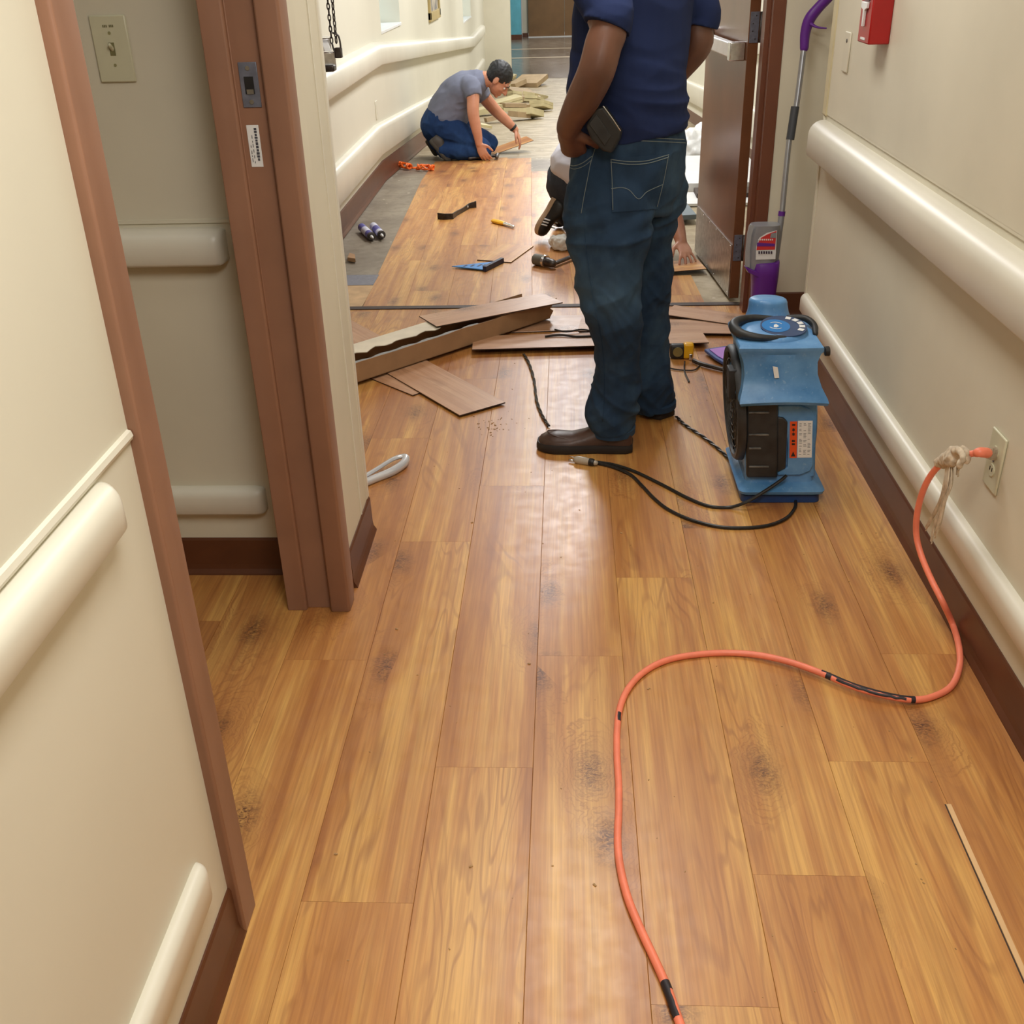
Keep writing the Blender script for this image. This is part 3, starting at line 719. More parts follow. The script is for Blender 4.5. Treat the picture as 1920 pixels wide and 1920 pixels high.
# ---- blue air mover standing on end
M_BLUE = N('scuffed_blue_plastic'); v_ = M_BLUE.obj(); f1 = M_BLUE.noise(v_, 7, 5, 0.6); f2 = M_BLUE.noise(v_, 70, 4, 0.7); f3 = M_BLUE.noise(M_BLUE.scale(v_, (8, 8, 40)), 4, 4, .7)
c_ = M_BLUE.mix(M_BLUE.mapr(f1, 0.35, 0.65), rgb(66, 122, 176), rgb(106, 156, 204))
c_ = M_BLUE.mix(M_BLUE.mapr(f2, 0.60, 0.74, 0, 0.55), c_, rgb(160, 186, 208)); c_ = M_BLUE.mix(M_BLUE.mapr(f3, 0.66, 0.78, 0, 0.5), c_, rgb(44, 70, 104))
M_BLUE = M_BLUE.out(c_, 0.42, f2, 0.12, 0.001)
M_BLUED = paint('dark_blue_plastic', rgb(28, 66, 124), 0.45, 0.1, 14)
M_BLACKD = paint('dusty_black_plastic', (0.022, 0.023, 0.024, 1), 0.5, 0.3, 22)
M_GRILLE = paint('wire_grille', (0.09, 0.09, 0.085, 1), 0.4, 0.3, 80, Metallic=0.5)
SHR = -0.085
bl = thing('air_mover', (0.66, 3.0, 0), 'blue air mover fan standing on end by the right wall', 'fan')
def bmk(b, nm, m, par=None, **k):
    for v in b.bm.verts: v.co.x += SHR*v.co.z
    return b.make(nm, m, par or bl, **k)
def rrect(x0, x1, y0, y1, r, z, n=5):
    P = []
    for cx, cy, a0 in ((x1-r, y1-r, 0), (x0+r, y1-r, PI/2), (x0+r, y0+r, PI), (x1-r, y0+r, 3*PI/2)):
        for i in range(n+1):
            u = a0+PI/2*i/n; P.append(Vector((cx+r*math.cos(u), cy+r*math.sin(u), z)))
    return P
X0, X1 = 0.528, 0.768
# foot
bmk(B().rings([rrect(X0+.004, X1-.004, 2.845, 3.14, .02, z) for z in (0.0, 0.030)]+[rrect(X0-.004, X1+.008, 2.828, 3.15, .022, 0.036), rrect(X0-.006, X1+.010, 2.824, 3.152, .022, 0.046), rrect(X0+.004, X1-.002, 2.840, 3.14, .02, 0.054), rrect(X0+.018, X1-.018, 2.864, 3.12, .02, 0.060), rrect(X0+.018, X1-.018, 2.868, 3.12, .02, 0.10)]), 'foot', M_BLUE, smooth_=True, angle=30)
bmk(B().rings([rrect(X0+.002, X1-.002, 2.843, 3.142, .02, z) for z in (0.0, 0.026)]), 'foot_pad', M_BLUED, bevel=0.002)
# fan housing: scroll seen from its narrow side
b = B(); R = []
for i in range(29):
    u = 2*PI*i/28; R.append((u, 0.155))
prof_ = [(Vector((0, 3.005+0.150*math.cos(u)*1.0, 0.25+0.185*math.sin(u)))) for u in [2*PI*i/32 for i in range(32)]]
Rr = []
for x, s_ in ((X0+.012, .90), (X0+.02, .985), (X0+.035, 1.0), (X1-.035, 1.0), (X1-.016, .975), (X1-.010, .88)):
    Rr.append([Vector((x, 3.005+(p.y-3.005)*s_, 0.25+(p.z-0.25)*s_)) for p in prof_])
b.rings(Rr); bmk(b, 'housing', M_BLUE, smooth_=True, angle=30)
# front block behind the panels
bmk(B().rings([rrect(X0+.018, X1-.012, 2.868, 3.06, .014, z) for z in (0.075, 0.10, 0.335)]), 'front_block', M_BLUE, bevel=0.003)
bmk(B().box(X0+.020, X0+.112, 2.846, 2.872, 0.082, 0.325), 'black_panel', M_BLACKD, bevel=0.007, seg=3)
bmk(B().prism([(X0+.108, 2.852, z) for z in (0.0,)]+[], (0, 0, 0)) if False else B().prism([Vector(p) for p in ((X0+.110, 2.850, .098), (X0+.136, 2.850, .112), (X0+.140, 2.850, .262), (X0+.128, 2.850, .276), (X0+.110, 2.850, .278))], (0, .02, 0)), 'panel_edge', M_BLACKD, bevel=0.004)
for z in (0.118, 0.178, 0.222, 0.292):
    bmk(B().box(X0+.026, X0+(.085 if z != .178 else .062), 2.8425, 2.848, z, z+.006), 'panel_rib', paint('scratched_rib', (0.13, 0.13, 0.12, 1), 0.4, 0.3, 60), bevel=0.0015)
b = B(); outl = [(X0+.112, .086), (X1-.060, .086), (X1-.030, .10), (X1-.022, .12), (X1-.022, .275), (X1-.034, .300), (X1-.062, .312), (X0+.112, .312), (X0+.112, .276), (X0+.142, .262), (X0+.142, .112), (X0+.112, .098)]
b.prism([Vector((x, 2.856, z)) for x, z in outl], (0, .016, 0)); bmk(b, 'front_panel', M_BLUE, bevel=0.004, seg=3)
sr = bmk(B().box(X0+.147, X0+.168, 2.8545, 2.8565, 0.145, 0.262), 'warning_sticker', paint('orange_sticker', rgb(228, 84, 34), 0.4))
for z, k in ((.252, 0), (.236, 1), (.222, 1), (.200, 0), (.190, 0), (.158, 2)):
    if k == 2: b = B().prism([Vector((X0+.151, 2.8538, z-.008)), Vector((X0+.164, 2.8538, z-.008)), Vector((X0+.1575, 2.8538, z+.008))], (0, .001, 0))
    elif k == 1: b = B().prism([Vector((X0+.1575+.0055*math.cos(t)*(1 if i % 2 else .5), 2.8538, z+.007*math.sin(t)*(1 if i % 2 else .5))) for i, t in enumerate([2*PI*j/12 for j in range(12)])], (0, .001, 0))
    else: b = B().box(X0+.153, X0+.162, 2.8538, 2.8548, z-.003, z+.003)
    bmk(b, 'pictogram', M_BLACK, sr)
sw = bmk(B().box(X0+.170, X0+.212, 2.8545, 2.8565, 0.146, 0.264), 'spec_sticker', M_WHITE)
b = B(); rr = random.Random(5)
for c3 in range(3):
    z = 0.256
    while z > 0.155:
        if rr.random() > .25: b.box(X0+.174+c3*.0125, X0+.183+c3*.0125-rr.random()*.003, 2.8538, 2.8546, z-.0012, z)
        z -= 0.0045
bmk(b, 'small_print', paint('print_grey', rgb(120, 124, 130), .6), sw)
# flared hood over the panels
b = B(); R = []
for z, yf, w0, w1 in ((0.322, 2.836, .012, .012), (0.326, 2.812, -.012, .016), (0.336, 2.806, -.016, .020), (0.347, 2.812, -.014, .017), (0.375, 2.834, -.003, .004), (0.410, 2.846, .004, -.006), (0.445, 2.850, .002, -.006), (0.470, 2.846, -.006, .002), (0.480, 2.838, -.012, .008), (0.492, 2.836, -.012, .008), (0.497, 2.842, -.008, .004)):
    P = []
    x0, x1 = X0+.012+w0, X1-.012+w1
    for i in range(15):
        t = i/14; bow = 0.012*(1-(2*t-1)**2)*(1 if z < .47 else 0.3); arch = (0.010*(1-(2*t-1)**2) if z < .35 else 0)
        P.append(Vector((x0+(x1-x0)*t, yf-bow+0.004, z+arch)))
    P += [Vector((x1, 3.07, z)), Vector((x0, 3.07, z))]; R.append(P)
b.rings(R); bmk(b, 'hood', M_BLUE, smooth_=True, angle=45)
bmk(B().prism([Vector((X0+.092, 2.8295, 0.442)), Vector((X0+.106, 2.8290, 0.439)), Vector((X0+.110, 2.8275, 0.408)), Vector((X0+.097, 2.828, 0.407))], (0, -.0012, 0)).xf(Matrix.Translation((0, 0.0025, 0))), 'small_label', M_WHITE)
bmk(B().cyl((X1+.006, 2.88, .468), (X1+.020, 2.88, .468), .014, 18), 'knob', M_BLACK, bevel=0.002)
# side intake: ring and wires on the left flank
gx = X0+.004
g = bmk(B().lathe((X0+.018, 3.005, 0.262), (-1, 0, 0), [(0, .176), (.016, .176), (.024, .170), (.024, .158), (.010, .152), (0, .150)], 40), 'intake_ring', M_BLACKD, smooth_=True)
for k in range(6):
    r__ = 0.025+0.022*k
    pts = [Vector((gx-.004-.004*(1-k/6), 3.005+r__*math.cos(2*PI*i/28), .262+r__*math.sin(2*PI*i/28))) for i in range(29)]
    bmk(B().tube(pts, .0016, n=5, sub=1), 'grille_wire', M_GRILLE, g)
for k in range(12):
    u = 2*PI*k/12; bmk(B().cyl((gx-.008, 3.005, .262), (gx-.002, 3.005+.155*math.cos(u), .262+.155*math.sin(u)), .0016, 5), 'grille_wire', M_GRILLE, g)
bmk(B().box(X0-.022, X0+.004, 2.90, 2.95, .315, .405), 'side_latch', M_BLACKD, bevel=0.003)
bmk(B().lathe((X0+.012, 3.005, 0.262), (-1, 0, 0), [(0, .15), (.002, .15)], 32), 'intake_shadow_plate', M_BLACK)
# top: dome, outlet neck, handle, round label
b = B().rings([[Vector((0.648+.100*s_*math.cos(u), 2.985+.115*s_*math.sin(u), z)) for u in [2*PI*i/32 for i in range(32)]] for z, s_ in ((.49, 1.0), (.500, .98), (.507, .90), (.512, .74), (.514, .4))])
bmk(b, 'top_dome', M_BLUE, smooth_=True)
b = B().lathe((0.652, 3.105, 0.41), (0.02, 0.10, 1), [(0, .090), (.05, .080), (.08, .070), (.105, .061), (.125, .0575), (.134, .0570), (.140, .0545), (.144, .048), (.146, .03)], 32)
bmk(b, 'outlet_neck', M_BLUE, smooth_=True, angle=50)
hp = [(0.665, 2.892, .504), (0.600, 2.885, .508), (0.548, 2.905, .512), (0.530, 2.950, .516), (0.545, 3.000, .518), (0.60, 3.030, .518), (0.675, 3.03, .514)]
bmk(B().limb(hp, [.007, .010, .0135, .015, .0145, .012, .008], n=12), 'carry_handle', M_BLACKD, smooth_=True)
bmk(B().limb([(0.70, 3.03, .520), (0.745, 3.02, .520), (0.765, 2.985, .51), (0.76, 2.94, .50)], [.008, .010, .010, .008], n=10), 'rear_handle', M_BLACKD, smooth_=True)
Ml = Matrix.Translation((0.672, 2.955, 0.5165))@Matrix.Rotation(math.radians(8), 4, 'X')
lb = bmk(B().lathe((0, 0, 0), (0, 0, 1), [(0, .066), (.003, .066)], 36).xf(Ml), 'round_label', paint('navy_label', rgb(52, 74, 112), 0.35))
b = B().lathe((-.022, 0, .003), (0, 0, 1), [(0, .040), (.0008, .040)], 30).xf(Ml); bmk(b, 'label_disc', paint('bright_blue_label', rgb(38, 122, 192), 0.35), lb)
b = B()
for r0 in (.021, ): 
    for a0 in (0.5, 3.6):
        pts = [Vector((-.022+r0*math.cos(a0+i*.22), r0*math.sin(a0+i*.22), .0042)) for i in range(9)]; b.tube(pts, .0012, n=5, sub=1)
b.prism([Vector((-.030, -.010, .0038)), Vector((-.022, -.012, .0038)), Vector((-.014, -.004, .0038)), Vector((-.020, .010, .0038)), Vector((-.027, .004, .0038))], (0, 0, .0006))
bmk(b.xf(Ml), 'emblem', M_WHITE, lb)
b = B()
for i, a in enumerate((1.15, 0.72, 0.30, -0.12, -0.55)):
    Mr = Matrix.Rotation(a-PI/2, 4, 'Z'); L_ = [(-.0075, .044), (.0075, .044), (.0075, .060), (-.0075, .060)]
    q = [Mr@Vector((x-0.0, y, .0038)) for x, y in L_]; b.prism(q, (0, 0, .0006))
bmk(b.xf(Ml), 'letters', M_WHITE, lb)

# ---- its black power cord and plug
M_CORD = paint('black_rubber_cord', (0.014, 0.013, 0.012, 1), 0.38, 0.2, 60)
pc = thing('power_cord', (0.35, 2.9, 0), 'black power cord with pale plug looped on floor in front of blue fan', 'cord')
r5 = 0.0052
def gfl(L, dz): return [gf(x, y, dz) for x, y in L]
B().limb(smooth(gfl([(1118, 868), (1150, 876), (1182, 890), (1205, 912), (1228, 936), (1256, 957), (1300, 976), (1360, 989), (1430, 987), (1472, 973), (1490, 953), (1492, 938)], r5), 6), r5, n=8, sub=1, dome=False).make('cable', M_CORD, pc, smooth_=True)
up = gfl([(1118, 866), (1150, 871), (1190, 884), (1240, 908), (1290, 934), (1330, 949), (1368, 951)], r5)+[at(1400, 941, 2.80), at(1432, 922, 2.815), at(1462, 902, 2.83), at(1474, 892, 2.845)]
B().limb(smooth(up, 6), r5, n=8, sub=1, dome=False).make('cable', M_CORD, pc, smooth_=True)
pA, pB = gf(1117, 868, .012), gf(1082, 862, .012); dv = (pB-pA).normalized()
pg = B().limb([pA, pA.lerp(pB, .35), pA.lerp(pB, .8), pB], [(.008, .008), (.012, .011), (.0135, .012), (.013, .012)], n=14).make('plug', paint('translucent_plug', rgb(176, 166, 150), 0.3), pc, smooth_=True)
B().limb([pA+dv*.012, pA+dv*.02], [(.0128, .0118)]*2, n=14).make('plug_band', M_BLACK, pg, smooth_=True)
for s_ in (-1, 0, 1):
    o = Vector((0, 0, .0045*s_ if s_ else -.004))+dv.cross(Vector((0, 0, 1)))*(.005*s_)
    B().cyl(pB+dv*.01+o, pB+dv*.028+o, .0018, 8).make('prong', M_CHROME, pg)
def twist(nm, pts, lbl, r=.0032):
    t_ = thing(nm, pts[len(pts)//2], lbl, 'cord'); tp = smooth(pts, 10)
    for ph in (0, PI):
        q = []
        for i, p in enumerate(tp):
            t = (tp[min(i+1, len(tp)-1)]-tp[max(i-1, 0)]).normalized(); s_ = t.cross(Vector((0, 0, 1))).normalized(); u = i*0.75+ph; q.append(p+s_*math.cos(u)*.003+Vector((0, 0, math.sin(u)*.003)))
        B().limb(q, r, n=6, sub=1, dome=False).make('strand', M_CORD, t_, smooth_=True)
twist('twisted_cord', gfl([(982, 664), (992, 682), (1001, 712), (1006, 750), (1016, 778), (1029, 799)], .006), 'thin dark twisted cord running from the planks to the brown shoe toe')
twist('twisted_cord', gfl([(1268, 781), (1285, 797), (1320, 820), (1352, 846), (1378, 872)], .006), 'black cord running on the floor from the rear shoe heel to the fan')
# ---- spray mop leaning in the corner
M_PURP = paint('purple_plastic', rgb(98, 36, 140), 0.35, 0.06, 8)
M_SILV = paint('silver_plastic', rgb(150, 152, 158), 0.3, 0.05, 20, Metallic=0.35)
M_TUBE = paint('aluminium_pole', rgb(176, 180, 188), 0.3, 0.04, 30, Metallic=0.75)
mp = thing('spray_mop', (0.86, 4.42, 0), 'purple and silver spray mop leaning in the corner behind blue fan', 'mop')
Pz = lambda x, y, Y=4.5: at(x, y, Y)
A0, A1 = Pz(1456, 500, 4.44), Pz(1508, 84, 4.58)
B().limb([Pz(1452, 505, 4.43), Pz(1466, 400, 4.47)], [.0125, .0125], n=14, dome=False).make('lower_pole', M_SILV, mp, smooth_=True)
B().limb([Pz(1466, 402, 4.47), Pz(1480, 262, 4.52), Pz(1493, 200, 4.545), Pz(1508, 86, 4.585)], .0115, n=14, dome=False).make('pole', M_TUBE, mp, smooth_=True)
B().limb([Pz(1465, 405, 4.47), Pz(1466.5, 396, 4.472)], .0145, n=14, dome=False).make('pole_ring', M_PURP, mp, smooth_=True)
B().limb([Pz(1481.5, 262, 4.52), Pz(1491, 200, 4.545)], [.0165, .0165], n=14, dome=False).make('grip_sleeve', paint('charcoal_grip', rgb(66, 70, 76), 0.6), mp, smooth_=True)
b = B().limb([Pz(1508, 90, 4.585), Pz(1510, 62, 4.59), Pz(1518, 36, 4.59), Pz(1535, 14, 4.585), Pz(1556, -8, 4.575), Pz(1572, -30, 4.56)], [(.017, .017), (.018, .02), (.019, .023), (.017, .021), (.016, .02), (.014, .016)], n=16)
b.make('handle', M_PURP, mp, smooth_=True)
B().limb([Pz(1519, 44, 4.58), Pz(1532, 51, 4.555), Pz(1549, 53, 4.53)], [.008, .0045, .003], n=8).make('trigger', M_PURP, mp, smooth_=True)
# bottle held in a purple cradle
def quadring(pts, Y, d, z=None): 
    return [at(x, y, Y) for x, y in pts]
b = B(); R = []
for y, xa, xb in ((420, 1408, 1462), (424, 1405, 1462), (440, 1401, 1460), (460, 1399, 1458), (480, 1397, 1456), (500, 1397, 1452), (508, 1400, 1450)):
    a, c = at(xa, y, 4.44), at(xb, y, 4.44); m_ = (a+c)/2; hw = (c-a).length/2
    R.append([m_+Vector((hw*math.copysign(abs(math.cos(u))**.6, math.cos(u)), .042*math.copysign(abs(math.sin(u))**.6, math.sin(u)), 0)) for u in [2*PI*i/28 for i in range(28)]])
b.rings(R); bt = b.make('bottle', M_SILV, mp, smooth_=True, angle=50)
def lab(poly, Y0_, m, nm, par): 
    return B().prism([at(x, y, Y0_) for x, y in poly], (0, .002, 0)).make(nm, m, par)
lb2 = lab([(1417, 487), (1418, 462), (1424, 446), (1438, 437), (1457, 432), (1454, 486)], 4.396, M_WHITE, 'bottle_label', bt)
lab([(1418.5, 469), (1420, 458), (1427, 446), (1440, 439), (1456, 433), (1453, 468)], 4.3945, paint('label_red', rgb(206, 52, 52), 0.4), 'label_red_band', lb2)
lab([(1419, 462), (1420, 455), (1453, 457), (1452.5, 462)], 4.393, M_PURP, 'label_purple_band', lb2)
lab([(1444, 446), (1446, 438), (1456, 436), (1455, 446)], 4.393, M_SILV, 'label_badge', lb2)
b = B()
for i in range(6): b.prism([at(1422+i*4.6, 476, 4.393), at(1425+i*4.6, 476, 4.393), at(1425+i*4.6, 471, 4.393), at(1422+i*4.6, 471, 4.393)], (0, .001, 0))
b.make('label_letters', paint('label_ink', rgb(56, 40, 60), .5), lb2, kind='stuff'); b = B()
for i in range(8): b.prism([at(1422+i*3.6, 451, 4.393), at(1424+i*3.6, 451, 4.393), at(1424+i*3.6, 448, 4.393), at(1422+i*3.6, 448, 4.393)], (0, .001, 0))
b.make('label_print', M_WHITE, lb2, kind='stuff')
lab([(1397, 500), (1398, 470), (1401, 440), (1406, 422), (1414, 423), (1409, 442), (1406, 470), (1406, 502)], 4.392, paint('pale_silver', rgb(168, 172, 178), 0.25, 0.03, 20, Metallic=.3), 'bottle_ridge', bt)
b = B(); R = []
for y, xa, xb, dy in ((487, 1416, 1461, .030), (490, 1410, 1461, .05), (500, 1409, 1460, .058), (512, 1408, 1459, .058), (528, 1409, 1457, .05), (560, 1408, 1452, .045), (600, 1406, 1446, .04), (628, 1405, 1440, .036)):
    a, c = at(xa, y, 4.44), at(xb, y, 4.44); m_ = (a+c)/2; hw = (c-a).length/2
    R.append([m_+Vector((hw*math.copysign(abs(math.cos(u))**.55, math.cos(u)), dy*math.copysign(abs(math.sin(u))**.7, math.sin(u)), 0)) for u in [2*PI*i/28 for i in range(28)]])
b.rings(R); b.make('cradle', M_PURP, mp, smooth_=True, angle=50)
b = B().prism([at(1396, 500, 4.385), at(1412, 507, 4.385), at(1440, 518, 4.385), at(1425, 522, 4.385), at(1404, 512, 4.385)], (0, .03, 0)); b.make('cradle_lip', M_PURP, mp, bevel=.003)
b = B().rings([rrect(0.735, 0.93, 4.33, 4.46, .03, z) for z in (0.002, .022)]+[rrect(0.75, 0.915, 4.345, 4.445, .03, .03)]); b.make('mop_head', M_PURP, mp, smooth_=True)

# ---- long carton of planks, loose planks
M_CARD = paint('brown_cardboard', rgb(160, 124, 88), 0.75, 0.06, 14)
M_CARDW = paint('pale_card_liner', rgb(222, 212, 190), 0.7, 0.05, 14)
def jag(pts, amp, rs):
    rr = random.Random(rs); out = []
    for a, c in zip(pts[:-1], pts[1:]):
        a = Vector(a); c = Vector(c); n = 10
        for i in range(n): out.append(a.lerp(c, i/n)+Vector((0, 0, (rr.random()-.5)*amp)))
    out.append(Vector(pts[-1])); return out
bxo = gf(672, 724); bxe = gf(1032, 603); dB = (bxe-bxo).normalized(); nB = Vector((-dB.y, dB.x, 0)); LB = 1.30
bs = bxe-dB*LB; BW, BH = 0.185, 0.078; Z = Vector((0, 0, 1))
cb = thing('carton', bs+dB*LB/2+nB*BW/2, 'long torn open flooring carton lying across the hallway floor', 'box')
zb = Z*0.016
def bq(nm, pts, d, m, par=cb, **k): return B().prism(pts, d, 0).make(nm, m, par, **k)
bq('base_panel', [bs+zb, bs+dB*LB+zb, bs+dB*LB+nB*BW+zb, bs+nB*BW+zb], Z*.003, M_CARD)
# front wall with ragged torn top
top = jag([bs+zb+Z*BH, bs+dB*LB*.45+zb+Z*BH*1.0, bs+dB*LB*.72+zb+Z*BH*1.03, bs+dB*(LB-.03)+zb+Z*BH], .005, 2)
B().prism([bs+zb, bs+dB*(LB-.005)+zb, bs+dB*(LB+.02)+zb+Z*.03, bs+dB*(LB-.0)+zb+Z*.045, bs+dB*(LB+.045)+zb+Z*(BH+.006)]+top[::-1], nB*.003).make('front_wall', M_CARD, cb)
bq('rear_wall', [bs+nB*BW+zb, bs+nB*BW+dB*LB+zb, bs+nB*BW+dB*LB+zb+Z*BH, bs+nB*BW+zb+Z*BH], -nB*.003, M_CARD)
bq('end_wall', [bs+zb, bs+nB*BW+zb, bs+nB*BW+zb+Z*BH, bs+zb+Z*BH], dB*.003, M_CARD)
# lid: rear half stays closed and shows its pale liner, torn edge over the dark inside
e1 = [bs+nB*(.085+.012*math.sin(i*1.7)+.006*math.cos(i*4.1))+dB*(LB*.60*i/24)+zb+Z*(BH+.001) for i in range(25)]
B().prism([bs+nB*BW+zb+Z*(BH+.001)]+e1+[bs+nB*BW+dB*LB*.78+zb+Z*(BH+.001)], Z*.003).make('lid_flap', M_CARDW, cb)
e2 = [bs+nB*(.010+.014*abs(math.sin(i*0.9)))+dB*(LB*(.05+.62*i/24))+zb+Z*(BH-.001) for i in range(25)]
B().prism([bs+dB*LB*.05+nB*.002+zb+Z*(BH-.001)]+e2+[bs+dB*LB*.67+nB*.002+zb+Z*(BH-.001)], Z*.0015).make('torn_edge', paint('card_fibre', rgb(150, 150, 148), .8), cb)
def board(corners_center, u, L, Wd, z, label, th=0.005, mat=None, tiltu=0.0, tiltv=0.0, grp=None, name='loose_plank', bow=0.0):
    """one loose plank: centre, long direction u (angle), length, width"""
    c = Vector(corners_center); d = Vector((math.cos(u), math.sin(u), 0)); n_ = Vector((-d.y, d.x, 0))
    b = B(); R = []; K = 6 if bow else 1
    for i in range(K+1):
        t = i/K-.5; q = c+d*(L*t)+Z*(z+tiltu*L*t+bow*(1-4*t*t)); e = n_*(Wd/2); tz = Z*(tiltv*Wd/2)
        R.append([q-e-tz, q+e+tz, q+e+tz+Z*(th-.001), q+e*.99+tz+Z*th, q-e*.99-tz+Z*th, q-e-tz+Z*(th-.001)])
    b.rings(R)
    for f in b.bm.faces: f.smooth = False
    # wear layer gets the wood, the rest the dark core
    for f in b.bm.faces:
        f.normal_update()
    bmesh.ops.recalc_face_normals(b.bm, faces=b.bm.faces)
    for f in b.bm.faces: f.material_index = 0 if f.normal.z > .5 else 1
    Mx = Matrix.Translation(c)@Matrix.Rotation(u-PI/2, 4, 'Z'); inv = Mx.inverted()
    for v in b.bm.verts: v.co = inv@v.co
    me = bpy.data.meshes.new(name); b.bm.to_mesh(me); b.bm.free()
    o = link(name, me, [mat or M_WOODL, M_EDGE], None, c, label=label, cat='plank', group=grp); o.rotation_euler = (0, 0, u-PI/2)
    return o
# boards inside the carton
for k in range(1):
    board(bs+dB*(LB*.5-.01)+nB*.0925+Z*0, math.atan2(dB.y, dB.x), LB-.03, .168, .021+.0056*k, 'dark-lit plank left inside the long torn carton')
ub = math.atan2(dB.y, dB.x)
p_l, p_r = gf(790, 590, .10), gf(1056, 568, .10)
cL = gf(803, 604, .101); cR = gf(1046, 586, .101)
cL = gf(802, 604, .101); cR = gf(1036, 560, .101); dd0 = (cR-cL)
board(Vector(((cL.x+cR.x)/2, (cL.y+cR.y)/2, 0)), math.atan2(dd0.y, dd0.x), dd0.length, .180, .101, 'pinkish plank lying on top of the long carton', tiltv=-.02)
pa, pb_ = gf(865, 783), gf(945, 760); wv = (pb_-pa).normalized(); lv = Vector((-wv.y, wv.x, 0)); mid = (pa+pb_)/2
board(mid+lv*.64+Z*0, math.atan2(lv.y, lv.x), 1.28, .200, .0062, 'loose plank sticking out towards the camera from below the carton')
pa = gf(767, 742); lv2 = Matrix.Rotation(math.radians(9), 3, 'Z')@lv
board(pa+lv2*.60+Vector((.085, .065, 0)), math.atan2(lv2.y, lv2.x), 1.2, .200, .0006, 'lower loose plank showing only its corner under another plank')
a, c = gf(890, 658, .02), gf(1325, 641, .03)
d_ = (c-a).normalized(); n2 = Vector((-d_.y, d_.x, 0))
board((a+c)/2*1.0-Z*((a+c)/2).z+n2*.10-d_*.0, math.atan2(d_.y, d_.x), (c-a).length+.02, .200, .018, 'long raised plank lying crosswise behind the standing man', tiltv=-.05)
board(Vector((0.42, 4.50, 0)), math.radians(-5), 0.72, .200, .009, 'plank with dark edge lying near the right door threshold', tiltv=-.03)
board(Vector((0.10, 4.58, 0)), math.radians(4), 0.70, .200, .003, 'flat plank beside right end of the long carton', tiltv=.02)
board(Vector((0.62, 4.64, 0)), math.radians(-28), 0.34, .150, .013, 'short offcut plank lying by the foot of right door frame')
B().tube([gf(1040, 618, .03), gf(1062, 622, .028), gf(1090, 618, .03), gf(1118, 622, .028)], .004, n=6).make('dark_gap_line', M_CORD, label='dark gap line drawn on the planks left of the standing man', cat='strap', smooth_=True)  # added tube stands in for a dark crack or torn-paper line
B().tube([gf(1022, 631, .026), gf(1050, 628, .028), gf(1080, 631, .026), gf(1118, 630, .026)], .005, n=6).make('dark_gap_line', M_CORD, label='lower dark gap line drawn across the raised plank', cat='strap', smooth_=True)  # second added tube, drawn for the dark gap line below
# plank piece with the speed square on it, held boards
board(Vector((-0.335, 5.83, 0)), math.radians(72), .36, .20, .001, 'cut plank lying loose beside blue speed square', mat=M_WOOD)
kb = board(Vector((0, 0, 0)), 0, .40, .19, 0, 'board held up by the kneeling man in grey shirt', mat=M_WOOD)
kb.location = gf(955, 287)+Vector((0.0, 0.10, .045)); kb.rotation_euler = (math.radians(14), math.radians(3), math.radians(-68))
board(Vector((0.50, 5.44, 0)), math.radians(8), .42, .19, .014, 'orange plank end lifted under the hidden worker hand', mat=M_WOOD, tiltu=.03)

# ---- tools on the far planks
M_TOOL = paint('worn_tool_steel', (0.055, 0.045, 0.04, 1), 0.4, 0.3, 30, Metallic=0.6)
pp = [gf(x, y) for x, y in ((821, 411), (834, 412), (849, 411), (857, 404), (868, 398), (880, 391), (893, 389))]
b = B(); R = []
hts = [.040, .038, .036, .030, .028, .034, .042]
for i, p in enumerate(pp):
    t = (pp[min(i+1, 6)]-pp[max(i-1, 0)]).normalized(); n_ = Vector((-t.y, t.x, 0))*.004
    R.append([p-n_, p+n_, p+n_+Z*hts[i], p-n_+Z*hts[i]])
b.rings(R)
for f in b.bm.faces: f.smooth = False
pr_ = b.make('pry_bar', M_TOOL, label='dark flat pry bar lying on the far planks', cat='tool', bevel=.001)
t = (pp[5]-pp[4]).normalized(); n_ = Vector((t.y, -t.x, 0)); q = pp[5].lerp(pp[4], .3)+Z*.02
B().cyl(q+n_*.0035, q+n_*.0052, .007, 12).make('nail_hole', M_WHITE, pr_)
kn = thing('utility_knife', gf(943, 419), 'yellow utility knife lying on the far planks', 'knife')
ka, kb2 = gf(925, 414, .012), gf(945, 419, .012); kc2 = gf(963, 425, .010)
B().limb([ka, ka.lerp(kb2, .5), kb2], [(.012, .017), (.014, .02), (.011, .016)], n=10).make('grip', paint('yellow_plastic', rgb(236, 178, 28), 0.4), kn, smooth_=True)
B().limb([kb2, kc2], [(.010, .014), (.006, .010)], n=10).make('nose', M_CHROME, kn, smooth_=True)
# speed square
M_SQ = paint('blue_anodised', rgb(78, 146, 214), 0.35, 0.05, 20, Metallic=.3)
sq = thing('speed_square', gf(893, 500), 'blue triangular speed square with dark raised fence', 'tool')
s0, s1, s2 = gf(847, 503), gf(905, 509), gf(937, 493)
b = B().prism([s0+Z*.007, s1+Z*.007, s2+Z*.007], Z*.005); b.make('blade', M_SQ, sq, bevel=.001)
for k, (u0, L_) in enumerate(((.32, .035), (.50, .035), (.68, .045), (.80, .03))):
    c = s0.lerp(s1.lerp(s2, .5), u0)+Z*.0122; dd = (s2-s1).normalized(); d2 = (s1-s0).normalized()
    B().prism([c-dd*L_*.5, c-dd*L_*.5+d2*.012, c+dd*L_*.5+d2*.012, c+dd*L_*.5], Z*.0006).make('slot', paint('slot_dark', rgb(30, 44, 84), .5), sq)
dd = (s2-s1).normalized(); nn_ = Vector((-dd.y, dd.x, 0))
B().prism([s1, s2+dd*.01, s2+dd*.01-nn_*.022, s1-nn_*.022], Z*.028).make('fence', paint('navy_fence', rgb(26, 36, 66), .4), sq, bevel=.002)
